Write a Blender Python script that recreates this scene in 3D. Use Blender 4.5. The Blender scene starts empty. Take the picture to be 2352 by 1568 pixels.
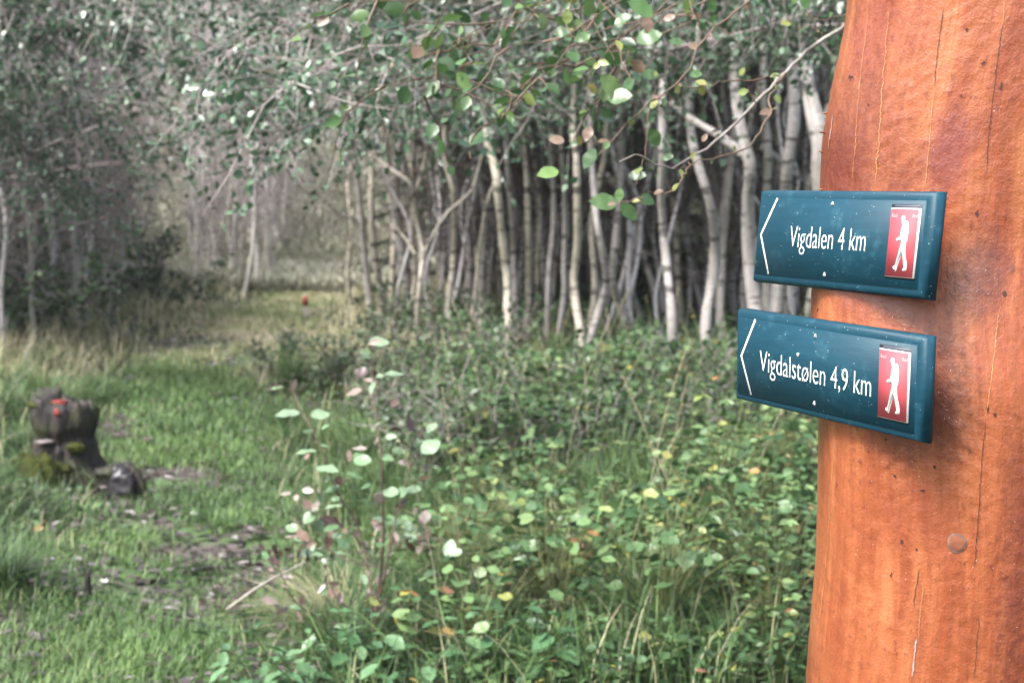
import bpy, math, random
import numpy as np
from mathutils import Vector, Matrix

SC = bpy.context.scene
COL = SC.collection
RNG = np.random.default_rng(7)
PI = math.pi
R = math.radians
HAZE = 0.0008

# ------------------------------------------------------------------ camera
PITCH = R(6.2)
FPX = 2352 * 50 / 36.0
EYE = np.array([0.0, 0.0, 1.5])
cam = bpy.data.cameras.new("camera")
cam.lens = 50
cam.sensor_width = 36
cam.clip_start = 0.05
cam.clip_end = 600
cam.dof.use_dof = True
cam.dof.focus_distance = 1.80
cam.dof.aperture_fstop = 7.5
camo = bpy.data.objects.new("camera", cam)
camo.location = EYE
camo.rotation_euler = (PI / 2 - PITCH, 0, 0)
COL.objects.link(camo)
SC.camera = camo


def ray(px, py):
    a, b = (px - 1176) / FPX, -(py - 784) / FPX
    return np.array([a, math.cos(PITCH) + b * math.sin(PITCH), -math.sin(PITCH) + b * math.cos(PITCH)])


def at(px, py, Y):
    d = ray(px, py)
    return EYE + d * (Y / d[1])


# ------------------------------------------------------------------ helpers
def nrm(a):
    return a / np.maximum(np.linalg.norm(a, axis=-1, keepdims=True), 1e-9)


class MB:
    def __init__(s):
        s.v, s.f, s.t, s.n = [], [], [], 0

    def add(s, V, F, tint=0.5):
        V = np.asarray(V, np.float32).reshape(-1, 3)
        F = np.asarray(F, np.int64)
        s.v.append(V)
        s.f.append(F + s.n)
        t = np.empty(len(V), np.float32)
        t[:] = tint
        s.t.append(t)
        s.n += len(V)

    def build(s, name, mat, parent=None, smooth=True):
        me = bpy.data.meshes.new(name)
        V = np.concatenate(s.v)
        T = np.concatenate(s.t)
        loops = np.concatenate([f.ravel() for f in s.f]).astype(np.int32)
        tot = np.concatenate([np.full(len(f), f.shape[1]) for f in s.f]).astype(np.int32)
        st = np.concatenate([[0], np.cumsum(tot)[:-1]]).astype(np.int32)
        me.vertices.add(len(V))
        me.vertices.foreach_set("co", V.ravel())
        me.loops.add(len(loops))
        me.loops.foreach_set("vertex_index", loops)
        me.polygons.add(len(tot))
        me.polygons.foreach_set("loop_start", st)
        me.polygons.foreach_set("loop_total", tot)
        at_ = me.attributes.new("tint", 'FLOAT', 'POINT')
        at_.data.foreach_set("value", T)
        me.update()
        me.validate()
        if smooth:
            me.polygons.foreach_set("use_smooth", np.ones(len(me.polygons), bool))
        me.materials.append(mat)
        return link(name, me, parent)


def link(name, data, parent=None):
    o = bpy.data.objects.new(name, data)
    COL.objects.link(o)
    if parent is not None:
        o.parent = parent
    return o


def tag(o, label=None, cat=None, group=None, kind=None):
    if label: o["label"] = label
    if cat: o["category"] = cat
    if group: o["group"] = group
    if kind: o["kind"] = kind
    return o


def empty(name, loc, rz=0.0):
    o = bpy.data.objects.new(name, None)
    o.empty_display_size = 0.2
    COL.objects.link(o)
    o.location = loc
    o.rotation_euler = (0, 0, rz)
    return o


def copy_tree(o, parent=None):
    c = o.copy()
    COL.objects.link(c)
    if parent is not None:
        c.parent = parent
    for ch in list(o.children):
        copy_tree(ch, c)
    return c


def spline(P, n):
    P = np.asarray(P, float)
    if len(P) < 3:
        t = np.linspace(0, 1, n)[:, None]
        return P[0] * (1 - t) + P[-1] * t
    d = np.concatenate([[0], np.cumsum(np.linalg.norm(np.diff(P, axis=0), axis=1))])
    d /= d[-1]
    t = np.linspace(0, 1, n)
    m = np.gradient(P, d, axis=0)
    i = np.clip(np.searchsorted(d, t) - 1, 0, len(P) - 2)
    h = (d[i + 1] - d[i])
    u = ((t - d[i]) / h)[:, None]
    h = h[:, None]
    return ((2 * u**3 - 3 * u**2 + 1) * P[i] + (u**3 - 2 * u**2 + u) * h * m[i]
            + (-2 * u**3 + 3 * u**2) * P[i + 1] + (u**3 - u**2) * h * m[i + 1])


def tube(mb, P, rad, sides=6, tint=0.5, cap=True, wob=0.0, rng=RNG):
    P = np.asarray(P, float)
    n = len(P)
    rad = np.broadcast_to(np.asarray(rad, float), (n,)).copy()
    T = nrm(np.gradient(P, axis=0))
    ref = np.array([0.31, 0.95, 0.05]) if abs(T[0][1]) < 0.9 else np.array([1.0, 0.1, 0.0])
    A = nrm(np.cross(T, ref))
    B = np.cross(T, A)
    ang = np.linspace(0, 2 * PI, sides, endpoint=False)
    rr = rad[:, None] * (1 + (wob * rng.standard_normal((n, sides)) if wob else 0))
    V = P[:, None, :] + (A[:, None, :] * np.cos(ang)[None, :, None] + B[:, None, :] * np.sin(ang)[None, :, None]) * rr[:, :, None]
    i = np.arange(n - 1)[:, None] * sides
    j = np.arange(sides)[None, :]
    k = (j + 1) % sides
    F = np.stack([i + j, i + k, i + sides + k, i + sides + j], -1).reshape(-1, 4)
    mb.add(V.reshape(-1, 3), F, tint)
    if cap and sides >= 5:
        b = mb.n - n * sides
        mb.f.append(np.arange(b + (n - 1) * sides, b + n * sides)[None, :])
        mb.f.append(np.arange(b, b + sides)[::-1][None, :])


# leaf templates: x across, y along, z up (fold)
L4 = (np.array([[0, 0, 0], [.36, .45, .07], [0, 1, -.06], [-.36, .45, .07]]), [np.array([[0, 1, 2], [0, 2, 3]])])
L8 = (np.array([[0, 0, 0], [.25, .22, .06], [.34, .5, .07], [.2, .8, .03], [0, 1.02, -.06], [-.2, .8, .03], [-.34, .5, .07], [-.25, .22, .06], [0, .5, 0]]),
      [np.array([[0, 1, 2, 8], [8, 2, 3, 4], [8, 4, 5, 6], [0, 8, 6, 7]])])
_o = [(0, 0), (.13, .06), (.27, .17), (.31, .21), (.355, .34), (.40, .39), (.385, .5), (.40, .57), (.33, .67), (.33, .73), (.21, .83), (.19, .89), (.07, .97), (0, 1.05)]


def _detailed(asp=1.0, cup=.12):
    V, F = [], []
    n = len(_o)
    for (x, y) in _o: V.append((x * asp, y, cup * x + .02 * math.sin(13 * y)))
    for (x, y) in _o: V.append((-x * asp, y, cup * x + .02 * math.sin(13 * y + 1)))
    for (x, y) in _o: V.append((0, y * .96, -.02 * math.sin(PI * y)))
    for i in range(n - 1):
        F.append((i, i + 1, 2 * n + i + 1, 2 * n + i))
        F.append((2 * n + i, 2 * n + i + 1, n + i + 1, n + i))
    V = np.array(V)
    V[:, 2] -= .10 * V[:, 1]**2
    return (V, [np.array(F)])


LD = _detailed(1.0)
LDN = _detailed(.72, .2)


def leaves(mb, pos, dirn, up, size, tint, tpl=L4, wid=1.0):
    pos = np.asarray(pos, float).reshape(-1, 3)
    n = len(pos)
    if n == 0: return
    Y = nrm(np.broadcast_to(np.asarray(dirn, float), (n, 3)))
    X = nrm(np.cross(Y, np.broadcast_to(np.asarray(up, float), (n, 3))))
    Z = np.cross(X, Y)
    s = np.broadcast_to(np.asarray(size, float), (n,))
    w = np.broadcast_to(np.asarray(wid, float), (n,))
    t = tpl[0]
    m = len(t)
    V = pos[:, None, :] + s[:, None, None] * (X[:, None, :] * (t[None, :, 0:1] * w[:, None, None]) + Y[:, None, :] * t[None, :, 1:2] + Z[:, None, :] * t[None, :, 2:3])
    tt = np.repeat(np.broadcast_to(np.asarray(tint, float), (n,)), m)
    base = np.arange(n)[:, None, None] * m
    n0 = mb.n
    mb.v.append(V.reshape(-1, 3).astype(np.float32))
    mb.t.append(tt.astype(np.float32))
    mb.n += n * m
    for f in tpl[1]:
        mb.f.append((base + f[None]).reshape(-1, f.shape[1]) + n0)


def blades(mb, pos, head, h, lean, w, tint):
    n = len(pos)
    hv = np.stack([np.cos(head), np.sin(head), np.zeros(n)], 1)
    sd = np.stack([-np.sin(head), np.cos(head), np.zeros(n)], 1)
    V = np.zeros((n, 8, 3))
    for k, (t, ww) in enumerate(((0, 1), (.4, .85), (.75, .5), (1, .08))):
        c = pos + hv * (h * lean * t**2)[:, None]
        c[:, 2] += h * (t - .42 * np.minimum(lean, 1.2) * t**2)
        V[:, 2 * k] = c - sd * (w * ww * .5)[:, None]
        V[:, 2 * k + 1] = c + sd * (w * ww * .5)[:, None]
    F = np.array([[0, 1, 3, 2], [2, 3, 5, 4], [4, 5, 7, 6]])
    F = (np.arange(n)[:, None, None] * 8 + F[None]).reshape(-1, 4)
    mb.add(V.reshape(-1, 3), F, np.repeat(tint, 8))


# ------------------------------------------------------------------ node materials
class NT:
    def __init__(s, name):
        s.m = bpy.data.materials.new(name)
        s.m.use_nodes = True
        s.t = s.m.node_tree
        s.b = s.t.nodes["Principled BSDF"]
        s.out = s.t.nodes["Material Output"]

    def n(s, typ, **kw):
        o = s.t.nodes.new(typ)
        for k, v in kw.items():
            if k in o.inputs.keys(): o.inputs[k].default_value = v
            else: setattr(o, k, v)
        return o

    def l(s, a, b): s.t.links.new(a, b)

    def tc(s, kind="Object"):
        return s.n("ShaderNodeTexCoord").outputs[kind]

    def mp(s, src, scale):
        m = s.n("ShaderNodeMapping")
        s.l(src, m.inputs[0])
        m.inputs["Scale"].default_value = scale
        return m.outputs[0]

    def noise(s, src, scale, detail=3, rough=.55, dist=0):
        o = s.n("ShaderNodeTexNoise")
        if src is not None: s.l(src, o.inputs["Vector"])
        o.inputs["Scale"].default_value = scale
        o.inputs["Detail"].default_value = detail
        o.inputs["Roughness"].default_value = rough
        o.inputs["Distortion"].default_value = dist
        return o.outputs["Fac"]

    def ramp(s, src, stops, interp='LINEAR'):
        o = s.n("ShaderNodeValToRGB")
        s.l(src, o.inputs[0])
        e = o.color_ramp.elements
        o.color_ramp.interpolation = interp
        while len(e) < len(stops): e.new(.5)
        for k, (p, c) in enumerate(stops):
            e[k].position = p
            e[k].color = (*c, 1) if len(c) == 3 else c
        return o.outputs[0]

    def mask(s, src, a, b):
        o = s.n("ShaderNodeMapRange")
        s.l(src, o.inputs[0])
        o.inputs[1].default_value = a
        o.inputs[2].default_value = b
        return o.outputs[0]

    def mix(s, f, a, b, mode='MIX'):
        o = s.n("ShaderNodeMix", data_type='RGBA', blend_type=mode)
        for k, x in ((0, f), (6, a), (7, b)):
            if isinstance(x, (int, float)): o.inputs[k].default_value = x
            elif isinstance(x, tuple): o.inputs[k].default_value = (*x, 1)
            else: s.l(x, o.inputs[k])
        return o.outputs[2]

    def math(s, op, a, b=None):
        o = s.n("ShaderNodeMath", operation=op)
        for k, x in ((0, a), (1, b)):
            if x is None: continue
            if isinstance(x, (int, float)): o.inputs[k].default_value = x
            else: s.l(x, o.inputs[k])
        return o.outputs[0]

    def bump(s, h, strength, dist, prev=None):
        o = s.n("ShaderNodeBump")
        s.l(h, o.inputs["Height"])
        o.inputs["Strength"].default_value = strength
        o.inputs["Distance"].default_value = dist
        if prev is not None: s.l(prev, o.inputs["Normal"])
        return o.outputs[0]

    def col(s, c):
        if isinstance(c, tuple): s.b.inputs["Base Color"].default_value = (*c, 1)
        else: s.l(c, s.b.inputs["Base Color"])


def leaf_mat(name, stops, rough=.42, trans=.25, spec=.5, vary=.35):
    m = NT(name)
    a = m.n("ShaderNodeAttribute", attribute_name="tint").outputs["Fac"]
    c = m.ramp(a, stops)
    nz = m.noise(m.tc("Object"), 3.0, 2)
    c2 = m.mix(m.mask(nz, .3, .7), m.mix(vary, c, (0, 0, 0)), c)
    m.col(c2)
    m.b.inputs["Roughness"].default_value = rough
    m.b.inputs["Specular IOR Level"].default_value = spec
    if trans > 0:
        tr = m.n("ShaderNodeBsdfTranslucent")
        m.l(m.mix(.35, c2, (.25, .32, .05), 'MULTIPLY') if False else c2, tr.inputs[0])
        mx = m.n("ShaderNodeMixShader")
        mx.inputs[0].default_value = trans
        m.l(m.b.outputs[0], mx.inputs[1])
        m.l(tr.outputs[0], mx.inputs[2])
        m.l(mx.outputs[0], m.out.inputs[0])
    return m.m


def bark_mat(name, pale, mid, dark, band=.5, moss=.25):
    m = NT(name)
    tc = m.tc("Object")
    inf = m.n("ShaderNodeObjectInfo").outputs["Random"]
    n1 = m.noise(m.mp(tc, (9, 9, 2.2)), 1.6, 5, .6)
    c = m.ramp(n1, [(.3, mid), (.5, pale), (.75, tuple(min(1, x * 1.15) for x in pale))])
    n2 = m.noise(m.mp(tc, (3, 3, 17)), 1.0, 4, .65, .4)
    c = m.mix(m.math('MULTIPLY', m.mask(n2, .55, .62), band), c, dark)
    n3 = m.noise(tc, 3.2, 4, .6)
    c = m.mix(m.math('MULTIPLY', m.mask(n3, .52, .66), moss), c, (.10, .11, .045))
    n4 = m.noise(tc, 38, 3, .7)
    c = m.mix(m.math('MULTIPLY', m.mask(n4, .56, .70), .55), c, dark)
    hs = m.n("ShaderNodeHueSaturation")
    m.l(c, hs.inputs["Color"])
    m.l(m.mask(inf, 0, 1), hs.inputs["Fac"])
    m.l(m.math('ADD', m.math('MULTIPLY', inf, .4), .72), hs.inputs["Value"])
    m.col(hs.outputs[0])
    m.b.inputs["Roughness"].default_value = .8
    m.l(m.bump(n1, .6, .01, m.bump(n4, .5, .004)), m.b.inputs["Normal"])
    return m.m


def simple(name, c, rough=.6, spec=.5, nscale=None, c2=None):
    m = NT(name)
    if nscale:
        c = m.mix(m.mask(m.noise(m.tc("Object"), nscale, 4), .35, .65), c, c2)
    m.col(c)
    m.b.inputs["Roughness"].default_value = rough
    m.b.inputs["Specular IOR Level"].default_value = spec
    return m.m


# canopy leaves: mostly grey green, some yellowing and browning; whitish stops paint in sky glints and pale undersides
M_leaf = leaf_mat("canopy_leaf", [(0, (.022, .045, .024)), (.3, (.055, .115, .06)), (.52, (.11, .20, .105)), (.70, (.22, .32, .21)), (.80, (.52, .56, .52)), (.86, (.62, .66, .66)), (.88, (.34, .32, .18)), (.92, (.33, .22, .18)), (1, (.30, .21, .19))], .32, .2, .65)
M_leafn = leaf_mat("willow_leaf", [(0, (.02, .055, .025)), (.3, (.055, .12, .045)), (.6, (.10, .20, .06)), (.8, (.20, .30, .09)), (.88, (.33, .32, .09)), (.9, (.20, .12, .07)), (1, (.30, .215, .16))], .34, .3, .6)
M_shrub = leaf_mat("sapling_leaf", [(0, (.05, .03, .03)), (.1, (.09, .05, .045)), (.18, (.27, .17, .125)), (.3, (.36, .30, .27)), (.36, (.10, .20, .08)), (.7, (.20, .33, .17)), (1, (.36, .46, .33))], .36, .25, .6)
M_herb = leaf_mat("herb_leaf", [(0, (.022, .05, .022)), (.3, (.06, .125, .048)), (.6, (.115, .21, .08)), (.84, (.22, .33, .13)), (.92, (.38, .36, .09)), (.96, (.40, .20, .09)), (1, (.30, .17, .12))], .42, .2, .5)
M_nettle = leaf_mat("nettle_leaf", [(0, (.04, .10, .04)), (.5, (.085, .19, .08)), (1, (.17, .29, .14))], .4, .2, .55)
M_grass = leaf_mat("grass_blade", [(0, (.03, .055, .025)), (.3, (.075, .125, .05)), (.55, (.12, .225, .065)), (.75, (.24, .31, .11)), (.88, (.44, .40, .24)), (1, (.58, .52, .37))], .5, .2, .4)
M_under = leaf_mat("undergrowth_leaf", [(0, (.025, .05, .022)), (.4, (.065, .115, .05)), (.75, (.12, .19, .075)), (.92, (.22, .24, .10)), (1, (.24, .16, .11))], .42, .12, .5)
M_needle = leaf_mat("spruce_needle", [(0, (.012, .028, .015)), (1, (.03, .06, .028))], .6, .0, .3)
M_litter = leaf_mat("dead_leaf", [(0, (.025, .018, .018)), (.45, (.065, .047, .046)), (.75, (.13, .10, .10)), (1, (.32, .28, .28))], .26, .1, .6)
M_bark = bark_mat("pale_bark", (.42, .38, .31), (.23, .205, .175), (.03, .026, .023), .9, .35)
M_pale = bark_mat("whitish_bark", (.66, .62, .58), (.42, .39, .37), (.06, .055, .05), .5, .15)
M_barkl = bark_mat("lilac_grey_bark", (.56, .525, .53), (.34, .315, .325), (.05, .045, .045), .6, .25)
M_barkg = bark_mat("grey_bark", (.31, .285, .27), (.17, .155, .148), (.025, .022, .021), .85, .4)
M_barkd = bark_mat("brown_bark", (.38, .33, .315), (.20, .17, .165), (.03, .025, .023), .5, .35)
M_twig = simple("twig_bark", (.22, .18, .175), .7, .3, 6.0, (.38, .33, .32))
M_twig_shade = simple("shaded_twig_bark", (.075, .062, .058), .7, .3, 6.0, (.15, .13, .12))  # twig bark darkened: shade between the right-hand trunks put into its colour
M_twigp = simple("pale_twig_bark", (.30, .27, .24), .6, .4, 20.0, (.16, .13, .11))
M_twigr = simple("reddish_twig_bark", (.15, .085, .06), .6, .4, 20.0, (.10, .08, .05))

# ------------------------------------------------------------------ ground
PATH = np.array([(-1.05, -4), (-1.1, 2), (-1.28, 4.6), (-1.36, 6.1), (-2.0, 8.6), (-2.45, 10.4), (-2.65, 14.8), (-3.1, 21), (-3.6, 26)])


def path_x(y):
    return np.interp(y, PATH[:, 1], PATH[:, 0])


def ground_z(x, y):
    x = np.asarray(x, float)
    y = np.asarray(y, float)
    z = .035 * np.sin(1.3 * x + .5) * np.cos(.9 * y) + .05 * np.sin(.45 * x - .3 * y)
    pd = np.abs(x - path_x(y))
    z = z + .10 * np.clip((pd - .5) / 1.2, 0, 1)
    z = z + .05 * np.exp(-((x + 2.15) / .55)**2 - ((y - 5.9) / .9)**2) + .10 * np.exp(-((x + 1.75) / .25)**2 - ((y - 5.0) / .4)**2)
    z = z + .38 * np.clip((y - 24), 0, 60)
    z = z + .05 * np.clip(y - 14, 0, 10) * np.clip((x + 1) / 4, 0, 1)
    z = z + .05 * np.clip(-x - 5, 0, 30) + .04 * np.clip(x - 4, 0, 30)
    return z


def axis(a, b, step, far):
    return np.concatenate([np.linspace(-far, a, 14)[:-1], np.arange(a, b, step), np.linspace(b, far, 14)])


xs, ys = axis(-12, 10, .16, 85), axis(1.0, 30, .16, 85)
gx, gy = np.meshgrid(xs, ys, indexing='ij')
rough = .018 * (np.sin(5.1 * gx + 2 * np.sin(3.3 * gy)) * np.cos(4.3 * gy + 1.7 * np.sin(2.9 * gx)))
gz = ground_z(gx, gy) + rough * (np.abs(gx - path_x(gy)) > .7)
mb = MB()
nx, ny = gx.shape
i = (np.arange(nx - 1)[:, None] * ny + np.arange(ny - 1)[None, :])
F = np.stack([i, i + ny, i + ny + 1, i + 1], -1).reshape(-1, 4)
mb.add(np.stack([gx, gy, gz], -1).reshape(-1, 3), F)
m = NT("forest_floor")
tc = m.tc("Object")
n1 = m.noise(tc, 1.1, 5)
n2 = m.noise(tc, 14, 5, .7)
c = m.ramp(n1, [(.3, (.022, .022, .015)), (.5, (.03, .042, .016)), (.7, (.05, .058, .025))])
c = m.mix(m.mask(n2, .5, .68), c, (.035, .027, .023))
m.col(c)
m.b.inputs["Roughness"].default_value = .9
m.l(m.bump(n2, .9, .03), m.b.inputs["Normal"])
ground = mb.build("ground", m.m)
tag(ground, kind="structure")

mb = MB()
py_ = np.arange(1.5, 25.6, .12)
W = 7
cols = []
for k in range(W):
    off = (k / (W - 1) - .5) * 2
    half = .52 + .12 * np.sin(py_ * 1.7 + 1.3 * k) + .06 * np.sin(py_ * 4.1 + 2 * k)
    xx = path_x(py_) + off * half
    cols.append(np.stack([xx, py_, ground_z(xx, py_) + .012], -1))
P = np.stack(cols, 1)
i = np.arange(len(py_) - 1)[:, None] * W + np.arange(W - 1)[None, :]
mb.add(P.reshape(-1, 3), np.stack([i, i + 1, i + W + 1, i + W], -1).reshape(-1, 4))
m = NT("trodden_path")
tc = m.tc("Object")
n1 = m.noise(tc, 1.5, 4, .6)
n2 = m.noise(tc, 22, 4, .7)
c = m.mix(m.mask(n1, .47, .58), (.055, .10, .028), (.085, .066, .062))
c = m.mix(m.mask(n2, .52, .7), c, (.03, .027, .022))
m.col(c)
m.b.inputs["Roughness"].default_value = .75
m.l(m.bump(n2, .8, .02), m.b.inputs["Normal"])
path = mb.build("path", m.m)
tag(path, kind="structure")

# ------------------------------------------------------------------ signs (poses solved from the corners)


def sframe(yaw, tilt, roll):
    u = np.array([math.sin(yaw), -math.cos(yaw), 0])
    n0 = np.array([-math.cos(yaw), -math.sin(yaw), 0])
    v = np.array([0, 0, 1.]) * math.cos(tilt) - n0 * math.sin(tilt)
    u2 = u * math.cos(roll) + v * math.sin(roll)
    v2 = v * math.cos(roll) - u * math.sin(roll)
    return u2, v2, np.cross(u2, v2)


SIGN = {"up": dict(o=(.4143, 1.7878, 1.4327), f=(.4622, .0936, -.0032), L=.3364, b=.0112, t=.0139),
        "lo": dict(o=(.3969, 1.774, 1.2707), f=(.503, -.01, -.0181), L=.3508, b=.0106, t=.0131)}
SH = .125
HIKER = [(0.443,0.107),(0.479,0.11),(0.504,0.136),(0.508,0.181),(0.503,0.208),(0.519,0.201),(0.551,0.186),(0.591,0.184),(0.628,0.205),(0.654,0.244),(0.665,0.301),(0.665,0.376),(0.657,0.451),(0.65,0.485),(0.628,0.495),(0.619,0.562),(0.629,0.636),(0.655,0.692),(0.704,0.77),(0.725,0.826),(0.733,0.883),(0.709,0.896),(0.665,0.909),(0.619,0.908),(0.593,0.897),(0.599,0.876),(0.63,0.864),(0.635,0.847),(0.595,0.772),(0.555,0.701),(0.526,0.654),(0.5,0.69),(0.45,0.778),(0.407,0.849),(0.399,0.871),(0.386,0.911),(0.361,0.919),(0.337,0.902),(0.3,0.889),(0.268,0.876),(0.264,0.855),(0.292,0.84),(0.325,0.841),(0.35,0.788),(0.391,0.675),(0.424,0.597),(0.445,0.553),(0.443,0.503),(0.451,0.465),(0.428,0.476),(0.365,0.486),(0.301,0.485),(0.278,0.464),(0.286,0.442),(0.317,0.436),(0.362,0.427),(0.406,0.398),(0.418,0.322),(0.428,0.271),(0.445,0.249),(0.418,0.239),(0.399,0.215),(0.393,0.174),(0.365,0.158),(0.392,0.145),(0.407,0.119)]

m = NT("sign_paint")
tc = m.tc("Object")
n1 = m.noise(m.mp(tc, (14, 90, 90)), 1, 4, .6)
n2 = m.noise(tc, 420, 2, .6)
n3 = m.noise(tc, 40, 4, .6)
c = m.ramp(n1, [(.3, (.0024, .032, .053)), (.7, (.0042, .044, .070))])
c = m.mix(m.math('MULTIPLY', m.mask(n3, .56, .72), .45), c, (.03, .10, .13))
vo = m.n("ShaderNodeTexVoronoi")
m.l(tc, vo.inputs["Vector"])
vo.inputs["Scale"].default_value = 230
fl = m.math('MULTIPLY', m.math('LESS_THAN', vo.outputs["Distance"], .10), m.mask(m.noise(tc, 55, 3, .6), .55, .59))
c = m.mix(fl, c, (.62, .68, .70))
m.col(c)
m.b.inputs["Roughness"].default_value = .52
m.b.inputs["Specular IOR Level"].default_value = .28
m.l(m.bump(n1, .35, .0012, m.bump(n2, .18, .0006)), m.b.inputs["Normal"])
M_sign = m.m
m = NT("letter_paint")
tc = m.tc("Object")
c = m.mix(m.mask(m.noise(tc, 150, 3, .7), .57, .66), (.80, .80, .76), (.16, .30, .36))
m.col(c)
m.b.inputs["Roughness"].default_value = .6
M_white = m.m
M_plate_white = simple("plate_white", (.82, .80, .80), .4)
M_plate_red = simple("plate_red", (.50, .085, .10), .6, .2, 30.0, (.46, .075, .09))
M_groove = simple("recess_dark", (.012, .014, .018), .5)
M_tiny = simple("plate_print", (.78, .55, .56), .5)
M_screw = simple("worn_screw", (.55, .55, .52), .45, .5, 300.0, (.20, .21, .17))


def prism(mb, poly, z0, z1, bev=0.0):
    """flat polygon (CCW) extruded in local +z; optional smaller top"""
    poly = np.asarray(poly, float)
    n = len(poly)
    top = poly
    V = np.concatenate([np.c_[poly, np.full(n, z0)], np.c_[top, np.full(n, z1)]])
    mb.add(V, np.stack([np.arange(n), (np.arange(n) + 1) % n, (np.arange(n) + 1) % n + n, np.arange(n) + n], -1))
    mb.f.append((np.arange(n) + mb.n - n)[None, :])


def poly_obj(name, poly, z0, z1, mat, parent):
    mb = MB()
    prism(mb, poly, z0, z1)
    return mb.build(name, mat, parent, smooth=False)


def thick_line(pts, w):
    P = np.asarray(pts, float)
    d = nrm(np.gradient(P, axis=0))
    d[1] = nrm(nrm(P[1] - P[0]) + nrm(P[2] - P[1]))
    n = np.stack([-d[:, 1], d[:, 0]], 1)
    sc = np.array([1, 1 / max(.3, abs(np.dot(n[1], nrm(np.array([-(P[1] - P[0])[1], (P[1] - P[0])[0]]))))), 1])
    return np.concatenate([P - n * w / 2 * sc[:, None], (P + n * w / 2 * sc[:, None])[::-1]])


def text_mesh(s):
    cu = bpy.data.curves.new("lettering", 'FONT')
    cu.body = s
    cu.size = 1
    cu.offset = -.011
    cu.resolution_u = 4
    o = bpy.data.objects.new("lettering", cu)
    COL.objects.link(o)
    bpy.context.view_layer.update()
    me = bpy.data.meshes.new_from_object(o.evaluated_get(bpy.context.evaluated_depsgraph_get()))
    bpy.data.objects.remove(o)
    V = np.empty(len(me.vertices) * 3)
    me.vertices.foreach_get("co", V)
    return me, V.reshape(-1, 3)


_, VV = text_mesh("V")
CAP = VV[:, 1].max()


def lettering(s, name, u0, u1, v0, slope, cap, z, mat, parent, lift=.0004):
    me, V = text_mesh(s)
    x = (V[:, 0] - V[:, 0].min()) / (V[:, 0].max() - V[:, 0].min())
    uu = u0 + x * (u1 - u0)
    vv = v0 + (V[:, 1] / CAP) * cap + slope * (uu - u0)
    co = np.stack([uu, vv, np.full(len(uu), z + lift)], 1)
    me.vertices.foreach_set("co", co.ravel())
    me.update()
    me.materials.clear()
    me.materials.append(mat)
    return link(name, me, parent)


def make_sign(key, name, label, text, tu, chev, plate, screws, tiny):
    S = SIGN[key]
    u, v, n = sframe(*S["f"])
    M = Matrix(((u[0], v[0], n[0], S["o"][0]), (u[1], v[1], n[1], S["o"][1]), (u[2], v[2], n[2], S["o"][2]), (0, 0, 0, 1)))
    root = empty(name, (0, 0, 0))
    root.matrix_world = M
    tag(root, label, "sign")
    L, b, t = S["L"] / 2, S["b"], S["t"]
    H = SH / 2
    # board: back plate, rounded shoulder, thin step, front face
    rings = [(0, 0, -.006), (0, 0, 0), (.0012, .0012, .0035)]
    for a in np.linspace(.15, 1, 6):
        rings.append((b * .86 * (1 - math.cos(a * PI / 2)) + .0012, 0, .0035 + (t - .0052) * math.sin(a * PI / 2)))
    rings += [(b * .9 + .0014, 0, t - .0016), (b + .0008, 0, t)]
    mb = MB()
    K = 26
    loops = []
    for (ins, _, z) in rings:
        l, h = L - ins, H - ins
        P = [(-l, -h), (l, -h), (l, h), (-l, h)]
        loops.append(np.array([(x, y, z) for x, y in P]))
    A = np.array(loops)
    rngs = np.random.default_rng(3)
    nr = len(rings)
    V = A.reshape(-1, 3)
    F = []
    for r in range(nr - 1):
        for k in range(4):
            F.append((r * 4 + k, r * 4 + (k + 1) % 4, r * 4 + 4 + (k + 1) % 4, r * 4 + 4 + k))
    F.append(((nr - 1) * 4, (nr - 1) * 4 + 1, (nr - 1) * 4 + 2, (nr - 1) * 4 + 3))
    F.append((3, 2, 1, 0))
    mb.add(V, np.array(F))
    bd = mb.build("board", M_sign, root, smooth=False)
    # chevron
    poly_obj("arrow", thick_line(chev, .0029), t + .0002, t + .0006, M_white, root)
    lettering(text, "lettering", *tu, t, M_white, root)
    # plate
    (pu0, pv1), (pu1, pv0) = plate
    gx_, gy_ = .0022, .0045
    poly_obj("recess", [(pu0 - gx_ * .6, pv0 - .0022), (pu1 + .0006, pv0 - .0022), (pu1 + .0006, pv1 + gy_), (pu0 - gx_ * .6, pv1 + gy_)], t + .0001, t + .0003, M_groove, root)
    poly_obj("recess_edge", [(pu0 + .004, pv1 + .0012), (pu1 - .001, pv1 + .0012), (pu1 - .001, pv1 + .0034), (pu0 + .005, pv1 + .0032)], t + .0003, t + .0006, simple("bare_wood", (.10, .11, .14), .7), root)
    pl = poly_obj("pictogram_plate", [(pu0, pv0), (pu1, pv0), (pu1, pv1), (pu0, pv1)], t + .0002, t + .0014, M_plate_white, root)
    poly_obj("red_field", [(pu0 + .0003, pv0 + .0006), (pu1 - .0026, pv0 + .0006), (pu1 - .0026, pv1 - .0011), (pu0 + .0003, pv1 - .0011)], t + .0014, t + .0017, M_plate_red, pl)
    hk = [(pu0 + s * (pu1 - pu0), pv1 + q * (pv0 - pv1)) for s, q in HIKER][::-1]
    poly_obj("hiker_figure", hk, t + .0017, t + .0020, M_plate_white, pl)
    for word, (a0, a1, b0) in zip(("Raud", "Red"), tiny):
        lettering(word, "small_lettering", pu0 + a0 * (pu1 - pu0), pu0 + a1 * (pu1 - pu0), pv1 + b0 * (pv0 - pv1), 0, .0043, t + .0017, M_tiny, pl)
    for (su, sv) in screws:
        mb = MB()
        a = np.linspace(0, 2 * PI, 14, endpoint=False)
        rr = .0024 * (1 + .22 * np.sin(3 * a + su * 300))
        prism(mb, np.stack([su + rr * np.cos(a), sv + 1.15 * rr * np.sin(a)], 1), t, t + .0006)
        mb.build("screw", M_screw, root, smooth=False)
    return root


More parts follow.
